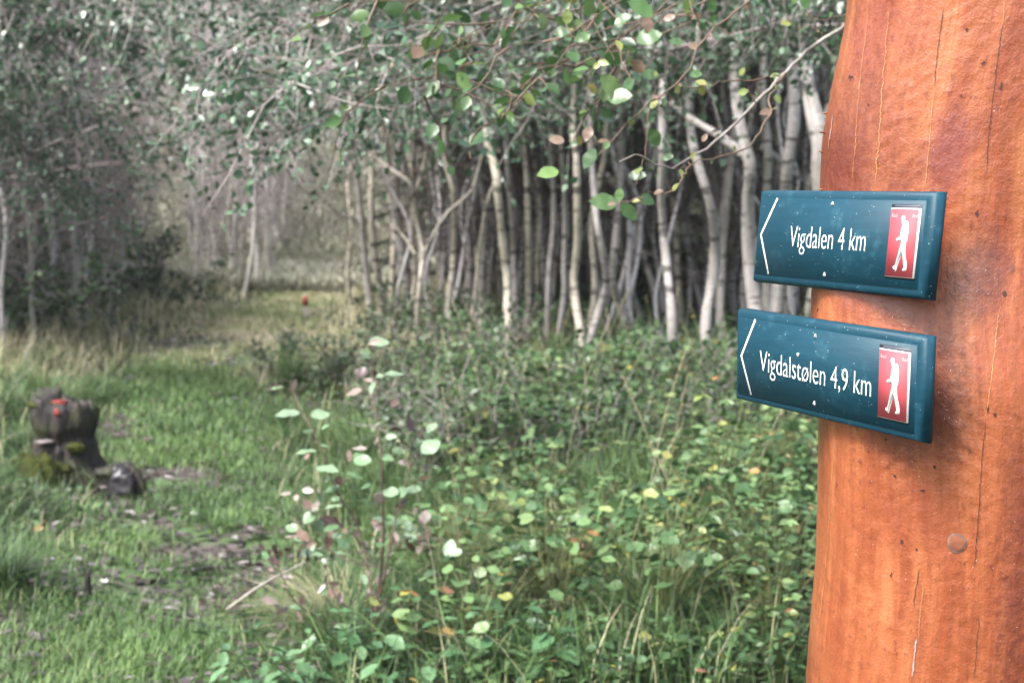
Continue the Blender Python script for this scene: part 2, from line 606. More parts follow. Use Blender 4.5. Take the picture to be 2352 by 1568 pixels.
make_sign("up", "direction_sign", "upper dark teal board lettered Vigdalen 4 km with white arrow line and red hiker plate", "Vigdalen 4 km",
          (-.0875, .0608, -.0122, .004, .0272), [(-.1217, .0505), (-.1506, .0017), (-.126, -.05)], ((.1018, .0417), (.1514, -.0394)),
          [(-.0085, .0448), (-.0107, -.044)], [(.06, .24, .135), (.77, .93, .135)])
make_sign("lo", "direction_sign", "lower dark teal board lettered Vigdalstølen 4,9 km with red hiker plate", "Vigdalstølen 4,9 km",
          (-.1180, .0927, -.0150, -.019, .0272), [(-.1288, .0521), (-.1572, .0003), (-.1346, -.0498)], ((.1062, .042), (.156, -.0404)),
          [(-.0096, .0432), (-.0418, .0156), (-.0082, -.0422)], [(.06, .24, .135), (.77, .93, .135)])

# ------------------------------------------------------------------ the log post
R0 = .19
SIL = [(0, 1945), (60, 1942), (110, 1930), (152, 1921), (200, 1912), (265, 1899), (331, 1888), (440, 1885), (560, 1874), (640, 1867), (710, 1864), (820, 1868), (960, 1880), (1010, 1880), (1200, 1876), (1300, 1872), (1400, 1863), (1500, 1855), (1568, 1849)]


def log_center(theta, D):
    return np.array([math.sin(theta) * D, math.cos(theta) * D])


def solve_D(S, tsil):
    u, v, n = sframe(*S["f"])
    n2 = n[:2] / np.linalg.norm(n[:2])
    o = np.array(S["o"][:2])
    D = 2.0
    for _ in range(60):
        c_ = log_center(tsil + math.asin(R0 / D), D)
        g = -(c_ - o) @ n2 - (R0 + .004)
        D -= g * .6
    return D


def sil_theta(py):
    px = np.interp(py, [a for a, _ in SIL], [b for _, b in SIL])
    d = ray(px, py)
    return math.atan2(d[0], d[1]), d


Dup = solve_D(SIGN["up"], sil_theta(560)[0])
Dlo = solve_D(SIGN["lo"], sil_theta(840)[0])
DL = (Dup + Dlo) / 2
zc, cc = [], []
for py in np.linspace(-160, 1700, 120):
    th, d = sil_theta(py)
    D = np.interp(py, [560, 840], [Dup, Dlo])
    L = math.sqrt(D * D - R0 * R0)
    z = 1.5 + d[2] / math.hypot(d[0], d[1]) * L
    zc.append(z)
    cc.append(log_center(th + math.asin(R0 / D), D))
zc, cc = np.array(zc)[::-1], np.array(cc)[::-1]
kern = np.exp(-np.linspace(-2, 2, 13)**2)
kern /= kern.sum()
cc = np.stack([np.convolve(np.pad(cc[:, j], 6, mode='reflect', reflect_type='odd'), kern, 'valid') for j in range(2)], 1)


th0 = math.atan2(-1, -.35)


def log_axis(z):
    return np.stack([np.interp(z, zc, cc[:, 0]), np.interp(z, zc, cc[:, 1])], -1)


def sn(x, y, seed):
    r_ = np.random.default_rng(seed)
    o = 0
    for k in range(9):
        a, b, p = r_.uniform(-1, 1), r_.uniform(-1, 1), r_.uniform(0, 6.28)
        o = o + np.sin((a * x + b * y) * (1 + .5 * k) + p) / (1 + .3 * k)
    return o / 3


def log_R(th, z):
    x, y = np.cos(th) * 2.4, z * 9
    r = R0 + .0035 * sn(x + np.sin(th) * 2, y * .7, 1) + .0006 * sn(th * 22, z * 60, 2)
    r = r - .014 * np.exp(-((th - th0) / .6)**2)
    # adze chatter in patches
    pt = np.clip(sn(th * 5, z * 5, 5) - .1, 0, 1)
    r = r + .0003 * pt * np.sin(z * 330 + 9 * np.sin(th * 4) + 3 * sn(th * 6, z * 8, 6))
    # ragged scar high on the left flank
    sc = np.exp(-((th - PI * .93) / .35)**2) * np.clip((z - 1.50) / .06, 0, 1)
    r = r + .0038 * sc * sn(th * 30, z * 110, 8)
    return r


zz = np.concatenate([np.linspace(-.1, .7, 40)[:-1], np.linspace(.7, 2.05, 560), np.linspace(2.06, 2.5, 20)])
# dense on the visible side
th0 = math.atan2(-1, -.35)
th = th0 + np.concatenate([np.linspace(-PI, -1.75, 24)[:-1], np.linspace(-1.75, 1.75, 340), np.linspace(1.75, PI, 24)[1:-1]])
TH, ZZ = np.meshgrid(th, zz, indexing='ij')
RR = log_R(TH, ZZ)
AX = log_axis(ZZ)
V = np.stack([AX[..., 0] + RR * np.cos(TH), AX[..., 1] + RR * np.sin(TH), ZZ], -1)
nt, nz = TH.shape
mb = MB()
i = np.arange(nt)[:, None] * nz + np.arange(nz - 1)[None, :]
i2 = ((np.arange(nt) + 1) % nt)[:, None] * nz + np.arange(nz - 1)[None, :]
mb.add(V.reshape(-1, 3), np.stack([i, i2, i2 + 1, i + 1], -1).reshape(-1, 4))
mb.f.append((np.arange(nt) * nz + nz - 1)[None, :])


def log_uv(px, py):
    """surface point of the log under a pixel -> (theta, z)"""
    d = ray(px, py)
    best = None
    for s in np.linspace(1.4, 2.2, 1600):
        p = EYE + d * s
        c_ = log_axis(p[2])
        if math.hypot(p[0] - c_[0], p[1] - c_[1]) <= R0:
            t_ = math.atan2(p[1] - c_[1], p[0] - c_[0])
            while t_ - th0 > PI: t_ -= 2 * PI
            while t_ - th0 < -PI: t_ += 2 * PI
            return t_, p[2]
    return None


m = NT("stained_log")
uv = m.n("ShaderNodeUVMap", uv_map="wrap").outputs[0]
nA = m.noise(m.mp(uv, (30, 2.6, 1)), 1.0, 8, .68, .5)      # long grain
nB = m.noise(m.mp(uv, (7, 4.2, 1)), 1.0, 5, .62, .8)       # blotches of stain
nC = m.noise(m.mp(uv, (22, 120, 1)), 1.0, 4, .65, 1.2)      # cross ripples
nD = m.noise(m.mp(uv, (240, 130, 1)), 1.0, 3, .7)         # fine pits
nE = m.noise(m.mp(uv, (120, 9, 1)), 1.0, 3, .6)           # hair grain
c = m.ramp(nA, [(.22, (.15, .034, .014)), (.43, (.24, .063, .024)), (.58, (.32, .098, .038)), (.78, (.42, .16, .068))])
c = m.mix(m.math('MULTIPLY', m.mask(nB, .52, .70), .75), c, (.15, .028, .014))
c = m.mix(m.math('MULTIPLY', m.mask(nB, .42, .28), .5), c, (.52, .19, .075))
c = m.mix(m.math('MULTIPLY', m.math("MULTIPLY", m.mask(nC, .5, .66), m.mask(nB, .6, .4)), .2), c, (.22, .045, .02))
c = m.mix(m.math('MULTIPLY', m.mask(nE, .56, .70), .35), c, (.33, .06, .02))
# darker soaked / charred patches on the wood, plus board shade painted into its colour
sep = m.n("ShaderNodeSeparateXYZ")
m.l(uv, sep.inputs[0])
pits = m.noise(m.mp(uv, (95, 70, 1)), 1.0, 4, .7)


def stain_and_shade(px, py, ru, rz, amt, colr):
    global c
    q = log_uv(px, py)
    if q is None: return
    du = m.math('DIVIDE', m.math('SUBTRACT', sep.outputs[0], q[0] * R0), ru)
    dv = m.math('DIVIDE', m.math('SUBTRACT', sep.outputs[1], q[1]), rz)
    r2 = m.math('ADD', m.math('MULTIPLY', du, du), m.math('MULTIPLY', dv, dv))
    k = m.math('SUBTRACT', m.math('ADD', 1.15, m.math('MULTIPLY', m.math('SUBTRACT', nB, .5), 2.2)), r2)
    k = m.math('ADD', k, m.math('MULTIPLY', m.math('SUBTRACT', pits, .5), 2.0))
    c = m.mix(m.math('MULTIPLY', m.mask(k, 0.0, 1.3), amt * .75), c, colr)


stain_and_shade(1965, 300, .085, .12, .9, (.10, .022, .013))
stain_and_shade(2000, 60, .05, .07, .8, (.17, .028, .014))
stain_and_shade(1915, 380, .10, .06, .9, (.12, .022, .014))
stain_and_shade(2240, 640, .05, .06, 1.0, (.055, .018, .016))
stain_and_shade(2180, 900, .042, .10, 1.0, (.06, .017, .014))
stain_and_shade(2010, 700, .10, .03, .8, (.12, .025, .014))  # shade under the upper board, painted into the wood
stain_and_shade(2330, 1500, .03, .10, .8, (.10, .022, .016))
stain_and_shade(2100, 1480, .012, .08, .6, (.12, .026, .016))
stain_and_shade(2120, 1180, .05, .04, .35, (.16, .034, .02))
stain_and_shade(2060, 1010, .09, .028, .9, (.09, .02, .013))  # shade below the lower board's bottom edge, painted into the wood
stain_and_shade(2350, 1220, .03, .17, .95, (.10, .022, .016))
stain_and_shade(2175, 340, .035, .06, .75, (.16, .04, .04))
stain_and_shade(2150, 1230, .022, .035, .5, (.17, .035, .02))
pk = m.math("MULTIPLY", m.mask(pits, .56, .66), m.mask(m.noise(m.mp(uv, (9, 7, 1)), 1.0, 3), .42, .6))
c = m.mix(m.math("MULTIPLY", pk, .6), c, (.09, .02, .016))
c = m.mix(m.math('MULTIPLY', m.mask(nD, .63, .72), .65), c, (.07, .014, .010))
vo = m.n("ShaderNodeTexVoronoi")
m.l(m.mp(uv, (1, .6, 1)), vo.inputs["Vector"])
vo.inputs["Scale"].default_value = 170
fl = m.math('MULTIPLY', m.math('LESS_THAN', vo.outputs["Distance"], .07), m.mask(m.noise(m.mp(uv, (18, 14, 1)), 1, 3), .55, .6))
c = m.mix(m.math('MULTIPLY', fl, .85), c, (.75, .68, .62))
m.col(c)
m.l(m.mask(nA, .2, .8), m.b.inputs["Roughness"])
rg = m.n("ShaderNodeMapRange")
m.l(nC, rg.inputs[0])
rg.inputs[3].default_value = .2
rg.inputs[4].default_value = .42
m.l(rg.outputs[0], m.b.inputs["Roughness"])
m.b.inputs["Specular IOR Level"].default_value = .55
bn = m.bump(nC, .16, .0012)
bn = m.bump(nE, .4, .0014, bn)
bn = m.bump(pits, .6, .003, bn)
bn = m.bump(nD, .3, .001, bn)
m.l(bn, m.b.inputs["Normal"])
post = empty("log_post", (*log_axis(0.0), 0.0))
tag(post, "thick orange-brown stained log post that carries both teal signs", "post")
Mpost = Matrix.Translation(post.location)


def under_post(o):
    o.parent = post
    o.matrix_parent_inverse = Mpost.inverted()
    return o


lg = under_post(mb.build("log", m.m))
uvl = lg.data.uv_layers.new(name="wrap")
li = np.empty(len(lg.data.loops), np.int32)
lg.data.loops.foreach_get("vertex_index", li)
UVv = np.stack([TH * R0, ZZ], -1).reshape(-1, 2)
uvs = UVv[li]
# seam: keep faces at the back from wrapping
d0 = uvs[:, 0] < (th[0] * R0 + 1e-6)
uvl.data.foreach_set("uv", uvs.astype(np.float32).ravel())


def on_log(t_, z, lift=.0008):
    r = log_R(np.asarray(t_), np.asarray(z)) + lift
    a = log_axis(np.asarray(z))
    return np.stack([a[..., 0] + r * np.cos(t_), a[..., 1] + r * np.sin(t_), np.asarray(z) + 0 * np.asarray(t_)], -1)


M_crack_pale = simple("fresh_crack", (.58, .29, .11), .5, .4, 60.0, (.40, .16, .06))
M_crack_dark = simple("dark_crack", (.02, .008, .006), .7)
M_resin = simple("dried_resin", (.50, .42, .42), .3, .5, 90.0, (.36, .16, .10))


def crack(pts, w, mat, name="crack", wob=.0010, lift=.0012):
    q = np.array([log_uv(*p) for p in pts])
    zq = np.linspace(q[0, 1], q[-1, 1], 130)
    o = np.argsort(q[:, 1])
    tq = np.interp(zq, q[o, 1], q[o, 0])
    r_ = np.random.default_rng(int(pts[0][0]))
    tq = tq + (np.convolve(r_.standard_normal(140), np.ones(11) / 11, 'valid') * wob + .35 * wob * r_.standard_normal(130)) / R0
    ww = w * (.35 + .65 * r_.random(130)) * np.minimum(1, 8 * np.minimum(np.linspace(0, 1, 130), np.linspace(1, 0, 130)) + .15)
    A, B = on_log(tq - ww / 2 / R0, zq, lift), on_log(tq + ww / 2 / R0, zq, lift)
    mb = MB()
    V = np.stack([A, B], 1).reshape(-1, 3)
    k = np.arange(129) * 2
    mb.add(V, np.stack([k, k + 1, k + 3, k + 2], -1))
    under_post(mb.build(name, mat))


crack([(1990, 0), (1975, 160), (1962, 330), (1952, 430)], .0009, M_crack_pale)
crack([(2034, 20), (2022, 180), (2013, 320), (2004, 430)], .0012, M_crack_pale, wob=.0022)
crack([(2158, 15), (2146, 110), (2138, 200)], .0012, M_crack_dark)
crack([(2138, 200), (2128, 330), (2116, 435)], .0009, M_crack_pale)
crack([(2305, 50), (2290, 160), (2278, 270), (2270, 400)], .0011, M_crack_dark)
crack([(2308, 0), (2303, 60)], .001, M_crack_pale)
crack([(2302, 700), (2290, 800), (2278, 890), (2268, 960)], .0012, M_crack_pale)
crack([(2268, 960), (2257, 1060), (2249, 1200), (2240, 1310)], .0011, M_crack_dark)
crack([(1918, 1020), (1910, 1110), (1898, 1260), (1882, 1430)], .0010, M_crack_pale)
crack([(2098, 1470), (2094, 1510), (2090, 1560)], .0022, M_resin)
crack([(2115, 1340), (2106, 1420), (2102, 1480)], .0008, M_crack_pale)
crack([(2105, 1310), (2096, 1360), (2090, 1400)], .0013, M_crack_dark)
crack([(2252, 1420), (2246, 1500), (2240, 1566)], .0010, M_crack_dark)
crack([(1914, 260), (1909, 300), (1904, 345)], .0022, M_resin, "resin_run")


def knot(px, py, r, ring=True):
    t_, z = log_uv(px, py)
    a = np.linspace(0, 2 * PI, 22, endpoint=False)
    for k, (rr, mat, lift, nm) in enumerate(((r * 1.14, M_kring, .0012, "knot_ring"), (r * .92, M_knot, .0020, "knot"))):
        mb = MB()
        e = rr * (1 + .05 * np.sin(3 * a + 1) + .03 * np.sin(7 * a))
        V = on_log(t_ + e * np.cos(a) / R0, z + e * np.sin(a), lift)
        cpt = on_log(np.array([t_]), np.array([z]), lift + .0008)
        mb.add(np.concatenate([V, cpt]), np.array([(j, (j + 1) % 22, 22) for j in range(22)]))
        under_post(mb.build(nm, mat))


M_knot = simple("knot_wood", (.25, .085, .042), .5, .4, 120.0, (.17, .06, .035))
M_kring = simple("knot_rim", (.30, .17, .12), .6, .4, 60.0, (.06, .045, .05))
knot(2196, 1252, .0105)
M_khole = simple("nick_dark", (.045, .014, .009), .8)
for (px, py, a, b) in ((2216, 65, .0022, .0022), (2258, 142, .0020, .002), (1950, 177, .0035, .0022), (2303, 196, .0014, .0055), (2203, 218, .0012, .0012), (2312, 676, .0038, .0034), (2272, 942, .0016, .003), (2290, 955, .0016, .003), (2245, 490, .0026, .0032), (2112, 1130, .0025, .002), (2050, 1095, .002, .002), (2030, 1010, .0016, .0016), (2063, 1245, .0016, .0024), (2040, 1320, .0016, .004), (2142, 1075, .0018, .0018), (2098, 1265, .0014, .0014), (1988, 240, .0012, .0016)):
    q = log_uv(px, py)
    if q is None: continue
    an = np.linspace(0, 2 * PI, 9, endpoint=False)
    r_ = np.random.default_rng(px)
    e = 1 + .35 * r_.standard_normal(9)
    mb = MB()
    V = on_log(q[0] + a * e * np.cos(an) / R0, q[1] + b * e * np.sin(an), .0012)
    mb.add(np.concatenate([V, on_log(np.array([q[0]]), np.array([q[1]]), .0012)]), np.array([(j, (j + 1) % 9, 9) for j in range(9)]))
    under_post(mb.build("nick", M_khole, smooth=False))
# splinters of torn wood on the left flank
M_spl = simple("splinter_wood", (.10, .03, .018), .6, .4, 60.0, (.26, .12, .06))
for (px, py, ln, dr) in ((1890, 700, .010, .5), (1880, 715, .012, 1.3), (1898, 262, .009, 2.8), (1896, 305, .014, 3.0), (1891, 350, .008, 2.6), (1870, 728, .014, 1.0), (1890, 436, .006, 2.8)):
    for dx in range(0, 60, 2):
        q = log_uv(px + dx, py)
        if q is not None: break
    if q is None: continue
    p0 = on_log(np.array(q[0]), np.array(q[1]), -.001)
    d = np.array([math.cos(dr), -.3, math.sin(dr)]) * np.array([1, 1, 1])
    mb = MB()
    tube(mb, np.stack([p0, p0 + d * .7 * ln * .6 + np.array([-.003, -.001, 0]), p0 + d * .7 * ln]), np.array([.0016, .0009, .0002]), 5)
    under_post(mb.build("splinter", M_spl, smooth=False))


# ------------------------------------------------------------------ trees
def rand_dir(rng, n, elo, ehi):
    a = rng.uniform(0, 2 * PI, n)
    e = rng.uniform(elo, ehi, n)
    return np.stack([np.cos(a) * np.cos(e), np.sin(a) * np.cos(e), np.sin(e)], -1)


def grow(rng, starts, dirs, lens, droop, wig, npt=6):
    P = [starts]
    d = dirs.copy()
    for k in range(npt - 1):
        d = nrm(d + wig * rng.standard_normal(d.shape) + np.array([0, 0, -droop]))
        P.append(P[-1] + d * (lens / (npt - 1))[:, None])
    return np.stack(P, 1)


def leafy(rng, mbT, mbL, limbs, limb_r, ntw, twl, nlf, lsize, tintf, tpl=L4, droop=.08, up_bias=1.0):
    """limbs (n,k,3): adds twigs and leaves along them"""
    n, k, _ = limbs.shape
    for a, r_ in zip(limbs, limb_r):
        tube(mbT, a, np.linspace(r_, r_ * .25, k), 4, .5, False)
    li = rng.integers(0, n, ntw)
    t = rng.uniform(.15, 1, ntw) * (k - 1)
    i0 = np.minimum(t.astype(int), k - 2)
    fr = (t - i0)[:, None]
    st = limbs[li, i0] * (1 - fr) + limbs[li, i0 + 1] * fr
    ax = nrm(limbs[li, i0 + 1] - limbs[li, i0])
    d = nrm(ax + 1.0 * rng.standard_normal((ntw, 3)))
    tl = twl * rng.uniform(.5, 1.3, ntw)
    tw = grow(rng, st, d, tl, droop, .22, 5)
    for a in tw:
        tube(mbT, a, np.linspace(.0035, .0012, 5), 3, .5, False)
    # leaves
    N = ntw * nlf
    wi = np.repeat(np.arange(ntw), nlf)
    t = rng.uniform(.1, 1, N) * 4
    i0 = np.minimum(t.astype(int), 3)
    fr = (t - i0)[:, None]
    p = tw[wi, i0] * (1 - fr) + tw[wi, i0 + 1] * fr
    ax = nrm(tw[wi, i0 + 1] - tw[wi, i0])
    d = nrm(ax * .6 + .8 * rng.standard_normal((N, 3)) + np.array([0, 0, -.25]))
    up = nrm(np.array([0, 0, up_bias]) + .65 * rng.standard_normal((N, 3)))
    s = lsize * rng.uniform(.55, 1.25, N)
    # clumps share their tone
    ct = tintf(rng, ntw)
    leaves(mbL, p + d * .01, d, up, s, np.clip(np.repeat(ct, nlf) * .6 + tintf(rng, N) * .4 + .0, 0, 1), tpl, rng.uniform(.8, 1.25, N))


def t_canopy(rng, n):
    t = rng.beta(1.7, 1.9, n) * .86
    t[rng.random(n) < .12] = rng.uniform(.88, 1)
    return t


# crown prototypes (local origin at the foot of the tree)
CROWNS = []
for s in range(6):
    rng = np.random.default_rng(100 + s)
    mt, ml = MB(), MB()
    n = 20
    zs = np.linspace(2.15, 4.0, n) + rng.uniform(-.15, .15, n)
    st = np.stack([rng.normal(0, .05, n), rng.normal(0, .05, n), zs], -1)
    ln = (1.6 - .2 * (zs - 2)) * rng.uniform(.65, 1.1, n)
    lim = grow(rng, st, rand_dir(rng, n, .0, .6), ln, .06, .18, 6)
    leafy(rng, mt, ml, lim, np.full(n, .009), 300, .55, 14, .047, t_canopy)
    a = mt.build("twigs", M_twig)
    b = ml.build("foliage", M_leaf, smooth=False)
    CROWNS.append((a.data, b.data))
    bpy.data.objects.remove(a)
    bpy.data.objects.remove(b)
HIGH = []
for s in range(3):
    rng = np.random.default_rng(160 + s)
    mt, ml = MB(), MB()
    n = 16
    zs = np.linspace(2.6, 4.3, n)
    st = np.stack([rng.normal(0, .05, n), rng.normal(0, .05, n), zs], -1)
    ln = (1.4 - .2 * (zs - 2.6)) * rng.uniform(.65, 1.1, n)
    lim = grow(rng, st, rand_dir(rng, n, .1, .8), ln, .05, .18, 6)
    leafy(rng, mt, ml, lim, np.full(n, .009), 150, .5, 12, .05, t_canopy)
    a, b = mt.build("twigs", M_twig), ml.build("foliage", M_leaf, smooth=False)
    HIGH.append((a.data, b.data))
    bpy.data.objects.remove(a)
    bpy.data.objects.remove(b)


def put_crown(root, pair, off, rz, sc=1.0):
    for nm, d in zip(("twigs", "foliage"), pair):
        o = link(nm, d, root)
        o.location = off
        o.rotation_euler = (0, 0, rz)
        o.scale = (sc, sc, sc)


def trunk_mesh(mb, P, r0, r1, rng, sides=9, n=None):
    n = n or max(10, int(np.linalg.norm(np.diff(P, axis=0), axis=1).sum() / .13))
    Q = spline(P, n)
    rad = np.linspace(r0, r1, n) * (1 + .07 * rng.standard_normal(n))
    rad[0] *= 1.35
    tube(mb, Q, rad, sides, wob=.04, rng=rng)


ZX = lambda a: [(746.5 + x * .5677, 114.8 + y * .5677) for x, y in a]

# front row on the right: (outline in the zoomed photo, width, branches, crown, bark, label)
FRONT = [
    ([(262, 1250), (240, 1100), (225, 980), (195, 780), (185, 620), (188, 480), (185, 350), (155, 235)], 32, [], 'c', 0,
     "pale trunk with dark rings at the left end of the front row, beside the path"),
    ([(365, 1370), (372, 1200), (375, 1050), (388, 900), (395, 830), (385, 760), (360, 640), (358, 560), (340, 535), (300, 505), (230, 460)], 21,
     [[(398, 830), (440, 740), (520, 630), (580, 590), (620, 480), (650, 370), (662, 330)], [(365, 830), (330, 770), (290, 720)]], 'c', 0,
     "thin forked tree whose right arm crosses the wavy trunk beside it"),
    ([(540, 1330), (530, 1250), (505, 1120), (495, 1020), (515, 900), (520, 780), (520, 640), (515, 550), (485, 460), (482, 380), (490, 190)], 25, [], 'c', 0,
     "thin wavy pale trunk crossed by the arm of the forked tree"),
    ([(558, 1330), (560, 1240), (575, 1160), (600, 1040), (615, 900), (635, 740), (660, 600), (692, 520)], 24, [[(600, 1090), (640, 1040), (690, 1030)]], None, 0,
     "slim trunk leaning right until it meets the thick ringed trunk"),
    ([(748, 1390), (740, 1200), (740, 1050), (735, 900), (715, 740), (700, 600), (690, 490), (655, 370), (640, 240)], 38, [], 'c', 0,
     "thick ringed pale trunk that curves left at the top, near the middle"),
    ([(775, 1290), (768, 1000), (762, 800), (760, 700), (745, 560), (735, 400), (735, 230)], 29, [], 'c', 1,
     "straight pale trunk standing just behind the thick ringed trunk"),
    ([(825, 1290), (820, 1100), (825, 950), (825, 800), (820, 640), (812, 480), (800, 330), (800, 120)], 28, [], 'h', 0,
     "slim upright whitish trunk with a tan trunk close on its right"),
    ([(850, 1260), (850, 1150), (860, 1000), (860, 820), (872, 640), (850, 480), (830, 330)], 22, [], None, 0,
     "slim tan trunk close on the right of the upright whitish trunk"),
    ([(890, 1330), (895, 1200), (900, 1050), (905, 900), (920, 750), (925, 600), (915, 430), (910, 250)], 25, [], 'h', 1,
     "slim grey trunk, left one of two that lean slightly to the right"),
    ([(928, 1330), (945, 1150), (965, 1000), (965, 850), (970, 700), (965, 520), (955, 380), (950, 200)], 24, [], 'c', 1,
     "slim grey trunk bending left at its foot, beside the whitish V pair"),
    ([(1030, 1390), (1040, 1200), (1020, 1060), (1005, 950), (1020, 800), (1020, 600), (1015, 430), (1000, 330), (1008, 200), (1000, -100)], 36, [], 'h', 0,
     "tall whitish trunk whose foot forms a V with a leaning trunk"),
    ([(1042, 1395), (1060, 1220), (1100, 1080), (1138, 950), (1128, 850), (1100, 700), (1090, 600), (1080, 480), (1075, 300)], 33, [], 'h', 1,
     "trunk leaning right from the same foot as the tall whitish trunk"),
    ([(1262, 1330), (1240, 1180), (1200, 1050), (1168, 960), (1178, 760), (1190, 620), (1200, 400), (1180, 100)], 36, [], 'h', 1,
     "grey trunk that slopes up to the left behind the drooping leafy twig"),
    ([(1305, 1300), (1290, 1200), (1270, 1060), (1228, 930), (1265, 750), (1298, 600), (1310, 300), (1300, 50)], 30, [], None, 1,
     "thin grey trunk kinked at half height behind the leaf pair"),
    ([(1447, 1500), (1440, 1400), (1410, 1200), (1402, 1050), (1385, 900), (1370, 750), (1360, 600), (1365, 400), (1365, 230), (1370, 0)], 40, [], 'h', 1,
     "nearest grey trunk with a pale foot in the grass left of the lower sign"),
    ([(1350, 1260), (1350, 1080), (1330, 960), (1290, 840), (1270, 700), (1240, 560)], 34, [], None, 1,
     "crooked short grey trunk left of the nearest pale-footed trunk"),
    ([(1520, 1400), (1540, 1200), (1545, 1050), (1570, 920), (1580, 800), (1570, 680), (1540, 560), (1500, 430), (1480, 330), (1470, 60)], 46, [], 'h', 1,
     "stout grey trunk bowed to the right, left of the upper sign"),
    ([(1640, 1330), (1600, 1150), (1605, 900), (1620, 700), (1640, 500), (1660, 300)], 34, [], None, 1,
     "dim grey trunk between the bowed trunk and the upper sign"),
    ([(1800, 1500), (1760, 1200), (1715, 800), (1712, 600), (1722, 470), (1690, 350), (1665, 200), (1660, -60)], 62, [[(1715, 440), (1600, 350), (1480, 280), (1400, 215)]], 'h', 1,
     "stout grey trunk with a thick bough sloping up to the left above the upper sign"),
    ([(1800, 1420), (1830, 1000), (1860, 640), (1870, 480), (1892, 330), (1900, 180), (1885, 0)], 58, [], 'h', 1,
     "stout ringed trunk rising behind the left end of the upper sign"),
    ([(1790, 1300), (1785, 700), (1790, 380), (1772, 160), (1785, -60)], 40, [[(1770, 390), (1840, 450), (1930, 530)]], None, 1,
     "thin dim trunk just left of the stout ringed trunk behind the upper sign"),
    ([(2010, 1500), (2010, 700), (1995, 330), (1965, 200), (1940, 40), (1935, -80)], 88, [], 'h', 1,
     "thickest grey trunk, partly hidden by the log post"),
]
for k, (pl, w, brs, crown, bk, lab) in enumerate(FRONT):
    rng = np.random.default_rng(300 + k)
    pp = ZX(pl)
    Y = min(13.2, max(7.5, 1.58 * FPX / (pp[0][1] - 430)))
    if k >= 18: Y = (9.3, 10.2, 11.5, 8.6)[k - 18]
    base = at(*pp[0], Y)
    P = [at(x, y, Y + .12 * math.sin(i_ * 1.3 + k)) for i_, (x, y) in enumerate(pp)]
    g = float(ground_z(P[0][0], P[0][1]))
    if P[0][2] > g - .05:
        P = [np.array([P[0][0], P[0][1], g - .08])] + P[(1 if P[0][2] < g + .12 else 0):]
    # carry the trunk on above the frame
    if crown:
        d = P[-1] - P[-2]
        d = nrm(d * np.array([.5, .5, 1]))
        top = P[-1]
        while top[2] < 4.4:
            d = nrm(d + np.array([rng.normal(0, .08), rng.normal(0, .08), .25]))
            top = top + d * .6
            P.append(top)
    root = empty("birch_tree", P[0])
    tag(root, lab, "tree", "front row of trees on the right")
    P = np.array(P) - P[0]
    rr = w * .5677 / 2 * Y / FPX
    mat = (M_bark, M_barkg)[bk]
    mb = MB()
    trunk_mesh(mb, P, rr * 1.08, rr * (.35 if crown else .6), rng)
    mb.build("trunk", mat, root)
    for br in brs:
        mb = MB()
        Q = np.array([at(x, y, Y + .1 * i_) for i_, (x, y) in enumerate(ZX(br))]) - np.array(root.location)
        trunk_mesh(mb, Q, rr * .72, rr * .38, rng, 8)
        mb.build("limb", mat, root)
    if crown:
        pr = CROWNS[k % 6] if crown == 'c' else HIGH[k % 3]
        tp = P[np.argmin(abs(P[:, 2] - 2.6))]
        put_crown(root, pr, (tp[0], tp[1], 0), k * 1.7)


def s_lean(rng):
    px = rng.uniform(880, 1900)
    y = rng.uniform(12.9, 15) if px < 1330 else rng.uniform(11.4, 14.5)
    return (px - 1176) / FPX * y, y


def proto_tree(seed, r0, mat, pairs, h=4.6, wob=.12, twigdense=False, name="slender_tree", tm=None, lv=0):
    rng = np.random.default_rng(seed)
    root = empty(name, (0, 0, 0))
    n = 9
    z = np.linspace(-.1, h, n)
    P = np.stack([np.cumsum(rng.normal(0, wob, n)) * .5, np.cumsum(rng.normal(0, wob, n)) * .5, z], -1)
    P -= P[0] * np.array([1, 1, 0])
    mb = MB()
    trunk_mesh(mb, P, r0, r0 * .3, rng, 7)
    mb.build("trunk", mat, root)
    if twigdense:
        mt = MB()
        nn = 34
        zs = rng.uniform(.4, 3.6, nn)
        st = np.stack([np.interp(zs, z, P[:, 0]), np.interp(zs, z, P[:, 1]), zs], -1)
        lim = grow(rng, st, rand_dir(rng, nn, .1, 1.2), rng.uniform(.5, 1.3, nn), .0, .18, 6)
        for a in lim: tube(mt, a, np.linspace(.007, .002, 6), 4, .5, False)
        sub = grow(rng, lim[rng.integers(0, nn, 110), rng.integers(1, 6, 110)], rand_dir(rng, 110, -.4, 1.2), rng.uniform(.25, .7, 110), .02, .25, 4)
        for a in sub: tube(mt, a, np.linspace(.004, .0015, 4), 3, .5, False)
        mt.build("bare_twigs", tm or M_twig, root)
        if lv:
            ml_ = MB()
            q = sub[rng.integers(0, 110, lv), rng.integers(1, 4, lv)]
            leaves(ml_, q, rng.standard_normal((lv, 3)) + np.array([0, 0, -.2]), np.array([0, 0, 1]) + .7 * rng.standard_normal((lv, 3)), rng.uniform(.03, .06, lv), t_canopy(rng, lv), L4)
            ml_.build("foliage", M_leaf, root, smooth=False)
    if pairs: put_crown(root, pairs, (P[4][0], P[4][1], 0), rng.uniform(0, 6), .95)
    return root


placed = [(o_.location.x, o_.location.y) for o_ in COL.objects if o_.name.startswith("birch_tree")]


def far_enough(x, y, d):
    for (a, b) in placed:
        if (a - x)**2 + (b - y)**2 < d * d: return False
    placed.append((x, y))
    return True


